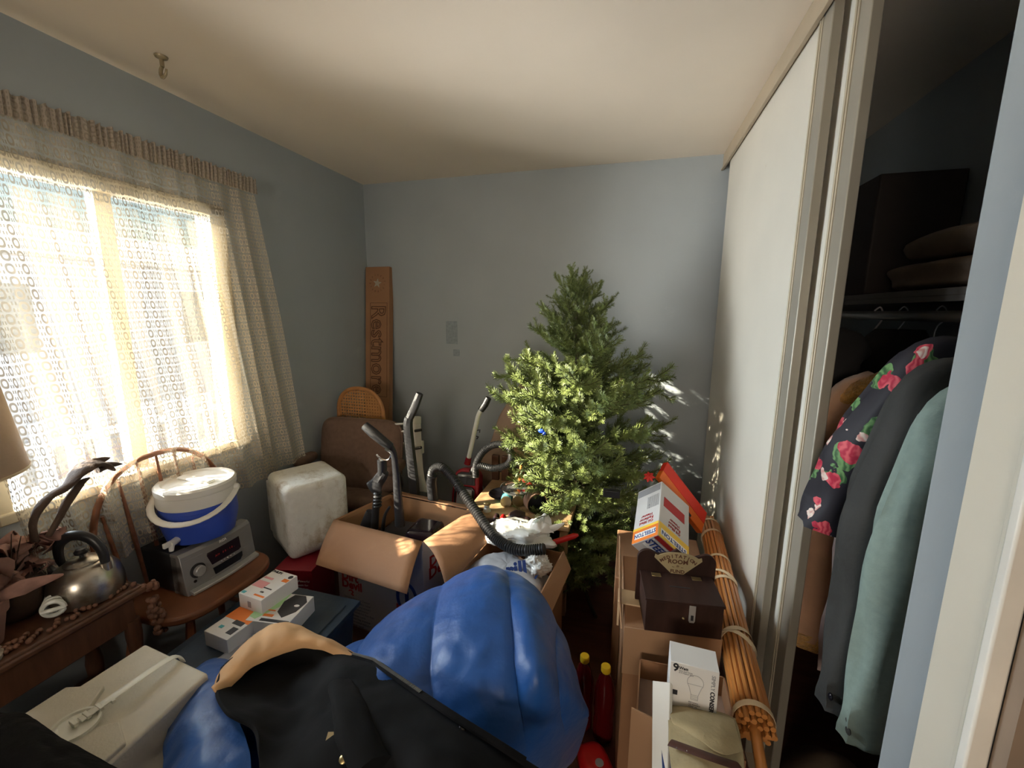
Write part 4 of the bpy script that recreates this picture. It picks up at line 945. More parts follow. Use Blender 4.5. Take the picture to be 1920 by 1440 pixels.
tag(MB().tube([pd + V3((-.02, -.055, .012)), pd + V3((.075, -.045, .014))], .009, 12).build('candle_stub', 'ink_white'), 'white candle stub lying across the front of the glass dish', 'candle')
tag(MB().tube([pd + V3((-.06, -.01, .006)), pd + V3((-.02, .02, .010)), pd + V3((.01, .0, .012))], .0035, 6, smooth=3).build('coin_string', 'copper'), 'small pinkish string lying inside the glass dish', 'string')
tag(MB().tube([pd + V3((.05, -.01, .008)), pd + V3((.085, .015, .016))], .012, 10).build('cork', 'red_plastic'), 'dark red plug lying at the right inside the glass dish', 'plug')
def can(u, v, m, lab, an, r=.030, L=.085):
    p = on(u, v) + V3((0, 0, r)); d = V3((math.cos(an), math.sin(an), 0)) * L / 2
    t = thing('tin_can', lab, 'can', tuple(p - V3((0, 0, r))), group='cans lying on the low table')
    MB().tube([p - d, p + d], r * .97, 24).build('can_body', 'tin', t, world=True); MB().tube([p - d * .55, p + d * .85], r, 24).build('paper_label', m, t, world=True)
    MB().tube([p - d * 1.0, p - d * .97], r * 1.02, 24).build('can_rim', 'brass', t, world=True)
can(950, 945, 'ink_teal', 'teal-labelled tin can lying on its side on the low table', 1.75)
can(970, 943, 'brass', 'yellow-brown tin can lying beside the teal-labelled one', 1.9, .031, .095)
p = on(1003, 958) + V3((0, 0, .058)); d = V3((-.62, .45, .12)).normalized()
t = thing('copper_tin', 'round copper coloured tin lying with its dark mouth open toward the camera', 'tin', tuple(p - V3((0, 0, .057))))
e_ = V3((.55, -.80, .1)).normalized() * .035
mb = MB(); Xp = FM(p - e_, V3((.8, .55, 0)), (0, 0, 1)); 
if (Xp.to_3x3() @ V3((0, 0, 1))).dot(e_) < 0: Xp = Xp @ Matrix.Rotation(pi, 4, 'X')
MB().lathe([(.001, 0), (.054, 0), (.056, .003), (.056, .068), (.058, .070), (.054, .070), (.053, .006), (.001, .005)], 40, Xp, cap=False).build('tin_body', 'copper', t, world=True)
MB().lathe([(.001, .0065), (.0525, .007), (.0525, .060), (.0515, .060), (.051, .008), (.001, .0075)], 40, Xp, cap=False).build('tin_inside', 'ink_black', t, world=True)
t = thing('leather_sandal', 'dark brown sandal with a red strap at the front edge of the low table', 'sandal', tuple(on(952, 985)))
p = on(950, 983)
mb = MB(); mb.tube([p + V3((-.10, -.015, .010)), p + V3((-.05, -.01, .012)), p + V3((.03, .01, .014)), p + V3((.085, .03, .016))], [.026, .034, .028, .024], 16, r2=[.007, .009, .009, .010], up=(0, 1, 0), smooth=4); mb.build('sole', 'leather_dark', t, world=True)
mb = MB(); mb.tube([p + V3((.01, .02, .03)), p + V3((.045, .025, .040)), p + V3((.085, .035, .036))], [.03, .036, .025], 16, r2=[.018, .028, .02], up=(0, 1, 0), smooth=4); mb.build('heel_counter', 'leather_dark', t, world=True)
for k in range(2):
    c0 = p + V3((-.055 + .035 * k, 0, .012)); MB().tube([c0 + V3((0, -.034, 0)), c0 + V3((0, -.02, .028)), c0 + V3((0, .015, .03)), c0 + V3((0, .036, 0))], .003, 8, r2=.008, up=(0, 0, 1), smooth=4).build('strap', 'red_plastic' if k else 'leather_dark', t, world=True)
t = thing('small_figurine', 'tiny white figurine with a golden top on the low table beside the hose', 'figurine', tuple(on(913, 958)))
MB().lathe([(.022, 0), (.02, .008), (.013, .02), (.016, .032), (.001, .034)], 12).build('base', 'white_plastic', t); MB().ball((0, 0, .042), .020, 10, (1.1, .8, .6)).build('top', 'brass', t)
tag(MB().lathe([(.03, 0), (.07, .006), (.088, .02), (.085, .021), (.066, .010), (.001, .006)], 36, T(on(940, 938)) @ T(-.0, .05, .0)).build('dark_plate', 'black_gloss'), 'dark glassy plate lying under the two cans', 'plate')
tag(MB().ball(on(985, 990) + V3((0, 0, .03)), .034, 14, (1.1, .9, .85)).build('dark_ball', 'leather_dark'), 'dark rounded lump beside the sandal', 'ball')
# shelving / frame behind the table
t = thing('wooden_crate', 'dark open wooden crate with a pale top board behind the low table', 'crate', (-.52, 2.62, 0))
MB().box((-.18, -.05, 0), (.18, -.035, .60)).box((-.18, .10, 0), (.18, .115, .60)).box((-.18, -.05, 0), (-.165, .115, .60)).box((.165, -.05, 0), (.18, .115, .60)).build('side_board', 'dark_wood', t)
MB().box((-.20, -.07, .60), (.20, .13, .655)).build('top_board', 'pale_wood', t, bevel=.006)
a, b = on(958, 925, .52), on(985, 880, .6)
t = thing('picture_frame', 'dark slate board in a brown wooden frame leaning behind the glass dish', 'frame', (-.56, 2.50, .501))
Xf = T(-.50, 2.49, .502) @ Matrix.Rotation(-.12, 4, 'X')
MB().box((-.10, 0, .008), (.13, .006, .09), Xf).build('board', 'ink_black', t, world=True)
MB().box((-.112, -.004, .085), (.142, .010, .097), Xf).box((-.112, -.004, 0), (-.1, .010, .085), Xf).box((.13, -.004, 0), (.142, .010, .085), Xf).build('wooden_frame', 'mid_wood', t, world=True, bevel=.002)
random.seed(4)
for k, (dx, lab) in enumerate([(-.11, 'crumpled tan paper lump left on the pale crate top'), (.02, 'folded beige paper bag at the middle of the pale crate top'), (.13, 'crumpled tan paper lump right on the pale crate top beside the tree')]):
    c0 = V3((-.52 + dx, 2.63, .69))
    def fn(u, v, c0=c0, k=k):
        a_ = 2 * pi * u; q = pi * v; d_ = V3((.075 * math.sin(q) * math.cos(a_), .055 * math.sin(q) * math.sin(a_), .036 * math.cos(q)))
        return c0 + d_ * (1 + .5 * noise.noise(d_ * 26 + V3((k * 5, 0, 0))))
    mb = MB(); mb.grid(fn, 28, 16); tag(mb.build('crumpled_paper', 'kraft', angle=20), lab, 'paper', 'papers on the crate')
# tall kraft sheet leaning against the wall
t = thing('kraft_sheet', 'long folded kraft paper bag leaning slantwise on the back wall left of the tree', 'paper bag', (-.8, 2.7, .5))
K_ = lambda u, v, y: P(u, v, y=y)
rows = [[K_(984, 708, 2.74), K_(1002, 722, 2.70), K_(1020, 745, 2.68)], [K_(940, 775, 2.70), K_(972, 800, 2.66), K_(1000, 820, 2.64)], [K_(920, 830, 2.66), K_(950, 850, 2.62), K_(975, 860, 2.62)], [K_(893, 875, 2.58), K_(912, 880, 2.56), K_(935, 885, 2.56)], [V3((-.93, 2.66, .3)), V3((-.87, 2.62, .3)), V3((-.80, 2.60, .3))], [V3((-.95, 2.70, .003)), V3((-.89, 2.66, .003)), V3((-.82, 2.64, .003))]]
patch(rows, 16, 48, lambda u, v, q: V3((0, .012 * noise.noise(q * 11) - .018 * abs(u - .45), 0))).build('paper', 'kraft', t, world=True, solid=.006, angle=40)
# brown planks standing behind the red vacuum
for k, (x, lab) in enumerate([(-.80, 'brown wooden plank, left one standing behind the red vacuum'), (-.735, 'brown wooden plank, right one standing behind the red vacuum')]):
    tag(MB().box((x, 2.40, 0), (x + .045, 2.43, .66)).build('wooden_plank', 'mid_wood', bevel=.003), lab, 'plank', 'planks behind the red vacuum')

# ================= CARTON WITH PLASTIC BAGS =================
t = thing('worn_carton', 'worn open brown carton full of plastic shopping bags', 'carton', (-.45, 1.6, 0))
q = [V3((-.275, 1.40, 0)), V3((-.235, 1.72, 0)), V3((-.60, 1.78, 0)), V3((-.64, 1.46, 0))]
cen = sum(q, V3()) / 4
for i in range(4): wallseg(q[i], q[(i + 1) % 4], 0, [.50, .49, .47, .47][i], ['side_wall', 'rear_wall', 'side_wall', 'front_wall'][i], 'card', .005, t, cen)
MB().hexa([p for p in q] + [p + V3((0, 0, .005)) for p in q]).build('carton_floor', 'card', t, world=True)
q2 = [q[0] + V3((0, 0, .5)), q[1] + V3((0, 0, .5)), q[1] + V3((.035, 0, .42)), q[0] + V3((.03, -.01, .40))]
MB().slab(q2, .004).build('flap', 'card_pale', t, world=True)
def blob(name, c, r, m, lab, cat, amp=.35, fr=9, seed=0, par=None, nu=64, nv=40, group=None, k2=.12):
    c = V3(c)
    def fn(u, v):
        a_ = 2 * pi * u; q = pi * v; n_ = V3((math.sin(q) * math.cos(a_), math.sin(q) * math.sin(a_), math.cos(q)))
        s = 1 + amp * noise.noise(n_ * 1.8 + V3((seed, 0, 0))) + k2 * abs(noise.noise(n_ * fr + V3((0, seed, 0)))) * 1.6
        return c + V3((n_.x * r[0], n_.y * r[1], n_.z * r[2])) * s
    mb = MB(); mb.grid(fn, nu, nv); o = mb.build(name, m, par, world=par is not None, angle=50)
    return o if par is not None else tag(o, lab, cat, group)
t = thing('plastic_bag', 'white knotted plastic bag on top of the worn carton beside the hose', 'plastic bag', (-.45, 1.72, .5), group='plastic bags in the worn carton')
c0 = (P(925, 990, z=.55) + P(1030, 1000, z=.55)) / 2
blob('bag_body', P(972, 1003, z=.535), (.145, .09, .055), 'plastic_film', '', '', seed=2, par=t)
kn = P(1003, 990, z=.57)
mb = patch([[kn + V3((-.05, 0, .005)), kn + V3((0, 0, .05)), kn + V3((.05, .02, .065)), kn + V3((.07, .02, .05))], [kn + V3((-.03, -.02, .0)), kn + V3((0, -.03, .035)), kn + V3((.04, -.02, .04)), kn + V3((.08, .0, .02))], [kn + V3((.0, -.02, -.03)), kn + V3((.03, -.04, .0)), kn + V3((.05, -.03, -.0)), kn + V3((.09, -.01, -.01))]], 24, 18, lambda u, v, q: V3((0, 0, .014 * noise.noise(q * 40))))
mb.build('bag_ear', 'plastic_film', t, world=True, solid=.001, angle=60)
MB().tube([kn + V3((.06, -.01, .0)), kn + V3((.10, .0, .022)), kn + V3((.135, .01, .04))], [.02, .014, .001], 10, r2=[.006, .005, .001], smooth=4, wob=.5).build('bag_ear', 'plastic_film', t, world=True)
t = thing('shopping_bag', 'grey-white shopping bag printed with blue letters in the worn carton', 'plastic bag', (-.45, 1.55, .4), group='plastic bags in the worn carton')
blob('bag_body', (-.45, 1.565, .41), (.175, .14, .09), 'grey_film', '', '', seed=5, par=t, amp=.2, k2=.06)
blob('bag_knot', P(1008, 1058, z=.50), (.05, .045, .045), 'plastic_film', '', '', seed=8, par=t, k2=.2)
Xb = FM(P(972, 1065, z=.48) + V3((0, -.035, .01)), (1, .35, .1), (-.2, .6, .7))
mb = text(MB(), 'rill', .085, Xb @ T(-.0, -.0, .012), bold=.003); text(mb, 'EX', .04, Xb @ T(.06, -.045, .010), bold=.002); mb.build('blue_lettering', 'ink_blue', t, world=True)
Xb2 = FM(P(905, 1062, z=.49) + V3((0, -.02, .0)), (1, .2, -.1), (-.1, .6, .7))
rect(MB(), Xb2, -.045, -.04, .045, -.025, .003).build('blue_print', 'ink_blue', t, world=True); 
t = thing('red_baton', 'dark red plastic tube sticking out from under the white bag', 'tube', tuple(P(1030, 1022, z=.52)))
MB().tube([P(1000, 1030, z=.505), P(1035, 1018, z=.52), P(1076, 1005, z=.535), P(1084, 1003, z=.538)], [.012, .013, .013, .006], 14).build('red_tube', 'red_plastic', t, world=True)

# ================= CHRISTMAS TREE =================
random.seed(21)
TX, TY = -.215, 2.20
t = thing('christmas_tree', 'green artificial christmas tree standing before the back wall', 'christmas tree', (TX + .02, TY, 0), rot=(0, -.05, 0))
MB().tube([(0, 0, .0), (0, 0, 1.66)], [.018, .009], 10).build('pole', 'tree_stem', t)
for k in range(4):
    a_ = pi / 2 * k + .4; MB().tube([(0, 0, .06), (.16 * math.cos(a_), .16 * math.sin(a_), .012), (.26 * math.cos(a_), .26 * math.sin(a_), .012)], .010, 8).build('stand_leg', 'tree_stem', t)
def needles(mb, a, b, dens, ln, wd=.0029, tip=True):
    a, b = V3(a), V3(b); d = (b - a); L = d.length; d.normalize()
    s = d.cross(V3((0, 0, 1))); s = s.normalized() if s.length > .01 else V3((1, 0, 0)); u_ = s.cross(d)
    n_ = max(4, int(L * dens))
    for k in range(n_):
        f_ = (k + random.random()) / n_; p = a + d * L * f_; g = random.uniform(0, 2 * pi)
        o = s * math.cos(g) + u_ * math.sin(g); l = ln * random.uniform(.75, 1.15) * (1 - .35 * f_ ** 3)
        t_ = (d * .62 + o * .78).normalized() * l; w_ = t_.cross(o).normalized() * wd / 2 if t_.cross(o).length > 1e-6 else s * wd / 2
        i = len(mb.v); mb.v += [p - w_, p + w_, p + t_ * .8 + w_ * .8, p + t_, p + t_ * .8 - w_ * .8]; mb.f.append((i, i + 1, i + 2, i + 3, i + 4))
variants = []
for vi in range(7):
    nb, sb = MB(), MB(); L = .40; pts = []
    for k in range(9):
        f_ = k / 8; pts.append(V3((L * f_, .01 * math.sin(f_ * 4 + vi), .07 * f_ * f_ + .01 * math.sin(f_ * 7 + vi * 2))))
    sb.tube(pts, .0022, 5)
    for a, b in zip(pts[1:], pts[2:]): needles(nb, a, b, 800, .036)
    for k in range(13):
        f_ = .20 + .76 * k / 12; j = f_ * 8; i = min(int(j), 7); p = pts[i].lerp(pts[i + 1], j - i); sgn = 1 if k % 2 else -1
        l = (.185 - .095 * f_) * random.uniform(.8, 1.2); an = sgn * random.uniform(.55, .95); el = random.uniform(-.35, .95)
        d = V3((math.cos(an) * math.cos(el), math.sin(an) * math.cos(el), math.sin(el))); q1 = p + d * l * .55; q2 = q1 + (d + V3((.25, 0, .28))).normalized() * l * .45
        sb.tube([p, q1, q2], .0015, 4); needles(nb, p, q1, 760, .034); needles(nb, q1, q2, 820, .033)
    nb_me = nb; variants.append((nb_me, sb))
protos = []
for nb, sb in variants:
    b = nb.build('branch', 'tree_needle', t, flat=True); tw = sb.build('twig', 'tree_stem', b, flat=True); protos.append((b, tw))
mixm = M['tree_needle']
n2 = mixm.node_tree.nodes; L2 = mixm.node_tree.links
cr2 = [x for x in n2 if x.type == 'VALTORGB'][0]; cr2.color_ramp.elements[0].color = (.045, .075, .024, 1); cr2.color_ramp.elements[1].color = (.20, .25, .07, 1)
bp_ = n2['Principled BSDF']; bp_.inputs['Subsurface Weight'].default_value = 0
tiers = [(1.62, .17, 5, 1.1), (1.57, .19, 7, .7), (1.49, .22, 8, .5), (1.40, .25, 8, .42), (1.31, .28, 9, .35), (1.21, .36, 9, .22), (1.11, .43, 10, .16), (1.00, .46, 10, .10), (.89, .46, 9, .04), (.76, .44, 9, .0), (.61, .42, 9, -.10), (.45, .40, 9, -.18), (.32, .42, 9, -.15), (.20, .42, 8, -.02), (1.16, .24, 6, .5), (.95, .26, 7, .4), (.80, .28, 7, .3), (.65, .27, 7, .2)]
cnt = 0
for z, L, n_, el in tiers:
    for k in range(n_):
        vi = random.randrange(7); az = 2 * pi * k / n_ + random.uniform(-.2, .2) + z * 5
        e2 = el + random.uniform(-.14, .14); s = L / .44 * random.uniform(.86, 1.1)
        # shorter toward the wall so nothing pokes through it
        reach = L * 1.05
        if TY + math.sin(az) * reach > 2.76: s *= max(.5, (2.76 - TY) / (math.sin(az) * reach) * .95)
        if TX + math.cos(az) * reach * 1.0 > .42: s *= .9
        if cnt < 7: b, tw = protos[cnt]
        else: b = protos[vi][0].copy(); tw = protos[vi][1].copy(); C.objects.link(b); C.objects.link(tw); b.parent = t; tw.parent = b
        b.location = (0, 0, z + random.uniform(-.03, .03)); b.rotation_euler = (random.uniform(-.3, .3), -e2, az); b.scale = (s, s, s); cnt += 1
mb = MB()
for k in range(5): mb.tube([V3((TX, TY, 1.70)), V3((TX + .03 * math.cos(k * 1.3), TY + .03 * math.sin(k * 1.3), 1.76))], .003, 5)
def tp(u, v, y): return P(u, v, y=y)
q = tp(1015, 808, 2.0); tag(MB().ball(q, .014, 10, (1.2, .7, .8)).ball(q + V3((.016, 0, -.012)), .010, 8).build('blue_ornament', 'ribbon_blue'), 'small bright blue ribbon caught in the left side of the tree', 'ornament')
mb = MB(); q = tp(1217, 893, 1.93); random.seed(6)
for k in range(7):
    a_ = k * .9; d = V3((math.cos(a_), -.4, math.sin(a_))) * .026; mb.tube([q, q + d * .6, q + d], [.002, .008, .001], 6, r2=[.002, .002, .001])
tag(mb.build('poinsettia', 'poinsettia'), 'red artificial flower tucked low in the right side of the tree', 'flower')
tag(MB().box(tuple(tp(1130, 932, 1.92)), tuple(tp(1163, 918, 1.95))).build('light_clip', 'black_plastic', bevel=.003), 'black plastic clip hanging in the lower front of the tree', 'clip')

# ================= SLEEPING BAG AND COATS =================
def PZ(u, v, z): return P(u, v, z=z)
def quilt(seams, amp):
    def f_(u, v, q):
        h = 0
        d = min(abs(u - s) for s in seams); h += amp * (1 - math.exp(-(d / .045) ** 1.1))
        h += .010 * noise.noise(q * 7) + .0045 * noise.noise(q * 24) + .010 * max(0, noise.noise(V3((q.x * 20, q.y * 9, q.z * 12)))) * math.exp(-(d / .10))
        return V3((0, -.35 * h, h))
    return f_
# rows run from the tucked back edge over the ridge down to the front
rows = [
 [(-1.0, 1.0, .15), (-.90, 1.06, .15), (-.80, 1.18, .15), (-.62, 1.32, .20), (-.44, 1.36, .20), (-.28, 1.34, .20), (-.18, 1.26, .18), (-.15, 1.14, .15)],
 [(-1.0, .98, .28), (-.90, 1.03, .30), (-.78, 1.16, .40), (-.60, 1.28, .52), (-.43, 1.32, .58), (-.28, 1.30, .52), (-.16, 1.24, .42), (-.12, 1.14, .32)],
 [PZ(560, 1275, .38), PZ(652, 1228, .41), PZ(738, 1166, .50), PZ(835, 1112, .60), PZ(935, 1084, .66), PZ(1012, 1130, .62), PZ(1050, 1210, .55), PZ(1072, 1270, .47)],
 [PZ(520, 1340, .44), PZ(620, 1300, .48), PZ(710, 1235, .57), PZ(820, 1180, .65), PZ(945, 1150, .69), PZ(1010, 1190, .66), PZ(1050, 1250, .58), PZ(1082, 1310, .46)],
 [PZ(430, 1390, .46), PZ(560, 1380, .50), PZ(690, 1340, .58), PZ(820, 1290, .61), PZ(955, 1260, .66), PZ(1015, 1275, .66), PZ(1055, 1305, .57), PZ(1092, 1336, .45)],
 [PZ(400, 1500, .44), PZ(540, 1490, .47), PZ(690, 1450, .50), PZ(840, 1400, .54), PZ(965, 1360, .58), PZ(1022, 1348, .56), PZ(1062, 1344, .51), PZ(1097, 1348, .44)],
 [PZ(380, 1640, .42), PZ(540, 1620, .43), PZ(700, 1580, .44), PZ(850, 1505, .46), PZ(972, 1430, .47), PZ(1028, 1400, .46), PZ(1068, 1376, .43), PZ(1096, 1357, .41)],
]
rows.append([p + V3((-.03, .03, -.16)) for p in rows[-1]])
rows.append([p + V3((-.03, .04, -.10)) for p in rows[-1]])
t = thing('sleeping_bag', 'puffy blue quilted sleeping bag draped over the heap in the foreground', 'sleeping bag', (-.5, .95, .05))
patch(rows, 150, 120, quilt([-.1, .20, .42, .595, .80, 1.1], .032)).build('bag_shell', 'bag_blue', t, world=True, solid=.012, angle=80)
# rolled end of the bag showing between foam cooler and coat
rows = [[PZ(400, 1235, .30), PZ(420, 1240, .32), PZ(450, 1260, .32)], [PZ(352, 1290, .44), PZ(392, 1262, .48), PZ(440, 1262, .50)], [PZ(330, 1370, .50), PZ(378, 1325, .56), PZ(440, 1310, .57)], [PZ(322, 1420, .51), PZ(385, 1400, .58), PZ(460, 1380, .58)], [PZ(318, 1500, .50), PZ(400, 1490, .57), PZ(480, 1470, .57)], [PZ(318, 1560, .30), PZ(400, 1560, .35), PZ(480, 1560, .36)]]
patch(rows, 60, 90, quilt([-.3, 1.3], .012)).build('bag_hood', 'bag_blue', t, world=True, solid=.012, angle=80)
# seam tape on the big panel
# coat, lying open with its lining up
t = thing('work_coat', 'tan coat with black lining lying open over the blue sleeping bag', 'coat', (-.65, .7, .6))
def wr(a, fr, off=0):
    def f_(u, v, q):
        return V3((0, -.3, 1)) * (a * noise.noise(V3((q.x * fr, q.y * fr * 1.6, off))) + a * .5 * noise.noise(q * fr * 2.6))
    return f_
lin = [
 [PZ(418, 1258, .57), PZ(470, 1214, .59), PZ(530, 1196, .61), PZ(590, 1200, .60), PZ(655, 1226, .585), PZ(740, 1275, .635), PZ(830, 1332, .665), PZ(925, 1392, .655), PZ(1010, 1446, .62)],
 [PZ(404, 1300, .61), PZ(460, 1262, .57), PZ(530, 1250, .55), PZ(590, 1245, .56), PZ(650, 1270, .63), PZ(720, 1320, .67), PZ(810, 1380, .69), PZ(895, 1430, .68), PZ(970, 1480, .63)],
 [PZ(425, 1342, .63), PZ(470, 1320, .58), PZ(540, 1310, .55), PZ(600, 1300, .59), PZ(650, 1330, .66), PZ(710, 1370, .68), PZ(790, 1430, .71), PZ(860, 1480, .70), PZ(930, 1530, .64)],
 [PZ(470, 1366, .635), PZ(500, 1360, .60), PZ(555, 1365, .60), PZ(610, 1370, .64), PZ(660, 1390, .67), PZ(710, 1430, .68), PZ(780, 1490, .70), PZ(840, 1540, .69), PZ(900, 1590, .63)],
 [PZ(482, 1410, .635), PZ(520, 1420, .63), PZ(570, 1430, .64), PZ(620, 1440, .66), PZ(670, 1460, .67), PZ(720, 1500, .67), PZ(780, 1560, .68), PZ(830, 1600, .67), PZ(880, 1640, .6)],
 [PZ(488, 1500, .62), PZ(530, 1510, .62), PZ(580, 1520, .63), PZ(630, 1530, .64), PZ(680, 1550, .64), PZ(730, 1590, .64), PZ(790, 1640, .64), PZ(840, 1680, .62), PZ(880, 1700, .55)],
]
patch(lin, 110, 80, wr(.016, 6.5)).build('lining', 'coat_lining', t, world=True, solid=.008, angle=80)
she = [
 [PZ(404, 1292, .55), PZ(432, 1240, .56), PZ(480, 1192, .58), PZ(518, 1173, .60), PZ(560, 1178, .60), PZ(610, 1200, .595), PZ(662, 1226, .58)],
 [PZ(402, 1286, .585), PZ(436, 1238, .60), PZ(482, 1198, .615), PZ(520, 1180, .63), PZ(562, 1186, .625), PZ(612, 1206, .61), PZ(662, 1229, .59)],
 [PZ(401, 1297, .615), PZ(432, 1266, .612), PZ(474, 1232, .615), PZ(528, 1206, .625), PZ(570, 1200, .622), PZ(615, 1212, .61), PZ(664, 1234, .595)],
 [PZ(410, 1306, .600), PZ(440, 1280, .595), PZ(482, 1246, .595), PZ(532, 1220, .605), PZ(572, 1212, .605), PZ(616, 1222, .60), PZ(666, 1240, .588)],
]
patch(she, 80, 24, wr(.010, 12, 4)).build('tan_shell', 'coat_tan', t, world=True, solid=.006, angle=80)
zp = [PZ(662, 1229, .600), PZ(700, 1240, .625), PZ(738, 1266, .655), PZ(790, 1302, .675), PZ(850, 1342, .685), PZ(920, 1386, .675), PZ(985, 1428, .65)]
MB().tube(zp, .004, 8, r2=.009, up=(0, 0, 1), smooth=8).build('zipper_tape', 'black_cloth', t, world=True)
mb = MB(); zz = [V3(p) for p in zp]
for i in range(3):
    for k in range(26):
        p = zz[i].lerp(zz[i + 1], k / 26) + V3((0, 0, .0055)); mb.box((-.0007, -.004, 0), (.0007, .004, .002), T(p) @ rz(math.atan2((zz[i + 1] - zz[i]).y, (zz[i + 1] - zz[i]).x)))
mb.build('zipper_teeth', 'silver_plastic', t, world=True)
for (u, v, z) in ((644, 1424, .685), (868, 1365, .675)):
    p = PZ(u, v, z); MB().lathe([(.001, 0), (.008, 0), (.008, .003), (.005, .005), (.001, .005)], 16, T(p) @ Matrix.Rotation(.4, 4, 'X')).build('snap_button', 'brass' if u < 700 else 'black_gloss', t, world=True)
slv = [PZ(640, 1285, .645), PZ(655, 1330, .685), PZ(672, 1390, .70), PZ(700, 1440, .70)]
MB().tube(slv, [.03, .038, .04, .036], 18, r2=[.016, .02, .022, .02], up=(1, 0, 0), smooth=6, wob=.25).build('sleeve_lining', 'coat_lining', t, world=True, angle=80)
p = PZ(622, 1388, .672); MB().box((-.012, -.014, 0), (.012, .014, .0015), T(p) @ rz(.3) @ Matrix.Rotation(.35, 4, 'X')).build('care_label', 'canvas', t, world=True)
# dark fleece in the bottom left corner
rows = [[PZ(-60, 1345, .58), PZ(10, 1342, .60), PZ(42, 1350, .605), PZ(100, 1392, .61), PZ(160, 1424, .61), PZ(230, 1465, .60)], [PZ(-60, 1385, .62), PZ(0, 1372, .64), PZ(40, 1378, .645), PZ(90, 1410, .64), PZ(150, 1445, .64), PZ(210, 1490, .62)], [PZ(-60, 1450, .63), PZ(0, 1440, .65), PZ(50, 1440, .65), PZ(100, 1480, .65), PZ(150, 1500, .65), PZ(200, 1560, .62)], [PZ(-60, 1600, .55), PZ(0, 1600, .55), PZ(50, 1600, .56), PZ(100, 1600, .56), PZ(150, 1620, .55), PZ(180, 1640, .5)]]
tag(patch(rows, 60, 40, wr(.012, 12, 9)).build('black_fleece', 'black_cloth', solid=.012, angle=80), 'black fleece garment lying in the lower left corner over the foam cooler', 'garment')
# carton hidden under the sleeping bag and a bag peeping out below it
tag(MB().box((-.72, .72, 0), (-.28, 1.12, .42)).build('cardboard_box', 'card', bevel=.003), 'brown cardboard box under the blue sleeping bag', 'box')
blob('plastic_sack', (-.16, .93, .07), (.085, .09, .07), 'plastic_film', 'pale plastic sack on the floor under the right end of the sleeping bag', 'plastic bag', seed=4)

# ================= BIG CARTON STACK ON THE RIGHT =================
t = thing('large_carton', 'large taped brown carton carrying the dark wooden collection box', 'carton', (.03, 1.17, 0))
BZ = .622
MB().hexa([(0, 0, 0), (.272, .030, 0), (.262, .41, 0), (-.012, .39, 0), (0, 0, BZ), (.272, .030, BZ), (.262, .41, BZ), (-.012, .39, BZ)]).build('carton_body', 'card', t, bevel=.004)
MB().slab([(-.002, -.006, BZ - .155), (.271, .024, BZ - .155), (.271, .022, BZ + .003), (-.002, -.008, BZ + .003)], -.004).build('front_flap', 'card_pale', t)
MB().slab([(-.012, .0, BZ - .01), (-.022, .385, BZ - .01), (-.032, .375, BZ + .085), (-.022, .05, BZ + .05)], .004).build('side_flap', 'card_pale', t)
MB().box((-.024, .10, BZ - .08), (-.018, .17, BZ + .006)).box((-.022, .10, BZ), (.05, .17, BZ + .005)).build('packing_tape', 'mask_tape', t)

MBX = T(.085, 1.165, .627) @ rz(.10)
t = thing('collection_box', 'dark wooden collection box with arched back lettered MEDITATION ROOM FUND', 'collection box', frame=MBX)
BW, BD, BH = .212, .135, .108
MB().box((0, .0, 0), (BW, BD, BH - .009)).build('box_body', 'box_wood', t, bevel=.0015)
ld2 = MB(); ld2.box((-.003, -.004, BH - .008), (BW + .003, BD, BH)); ld2.build('lid', 'box_wood', t, bevel=.0015)
MB().box((.075, .062, BH), (.135, .067, BH + .0006)).build('coin_slot', 'ink_black', t)
for x in (.045, .165): MB().box((x - .014, BD - .028, BH), (x + .014, BD - .010, BH + .0012)).build('hinge', 'brass', t, bevel=.0005)
bp = [(-.012, 0), (BW + .012, 0), (BW + .012, .150)]
def arc(cx, cy, r, a0, a1, n=8): return [(cx + r * math.cos(a0 + (a1 - a0) * k / n), cy + r * math.sin(a0 + (a1 - a0) * k / n)) for k in range(n + 1)]
bp += arc(BW + .012 - .030, .150, .030, 0, pi * .62) + [(BW / 2 + .055, .168), (BW / 2 + .018, .176), (BW / 2, .190), (BW / 2 - .018, .176), (BW / 2 - .055, .168)] + arc(-.012 + .030, .150, .030, pi * .38, pi) 
bk = MB().prism(bp, .010, FM((0, BD + .010, 0), (1, 0, 0), (0, 0, 1))); bk.build('back_board', 'box_wood', t, bevel=.0015)
Xp = FM((BW / 2 + .005, BD - .0002, .140), (1, 0, 0), (0, 0, 1)) @ Matrix.Diagonal((1.12, 1.10, 1, 1))
fan = [(-.016, -.030), (.016, -.030), (.064, .016), (.062, .026)] + [(.062 * math.cos(a_), .010 + .027 * math.sin(a_)) for a_ in [.5 + (pi - 1.0) * k / 10 for k in range(11)]] + [(-.062, .026), (-.064, .016)]
pq = MB().prism([(x, y) for x, y in fan], .0022, Xp).build('name_plate', 'canvas', t)
mb = MB()
for k, ch in enumerate('MEDITATION'):
    a_ = pi - .66 - (pi - 1.32) * k / 9; text(mb, ch, .0140, Xp @ T(.066 * math.cos(a_) * .84, -.016 + .046 * math.sin(a_) * .90, .0022) @ rz((a_ - pi / 2) * .6), bold=.0004)
text(mb, 'ROOM', .018, Xp @ T(0, .008, .0022), bold=.0005); text(mb, '*', .016, Xp @ T(0, -.0095, .0022), bold=.0005); text(mb, '~', .012, Xp @ T(-.012, -.008, .0022)); text(mb, '~', .012, Xp @ T(.012, -.008, .0022)); text(mb, 'FUND', .0145, Xp @ T(0, -.022, .0022), bold=.0004)
mb.build('burnt_lettering', 'ink_brown', pq)
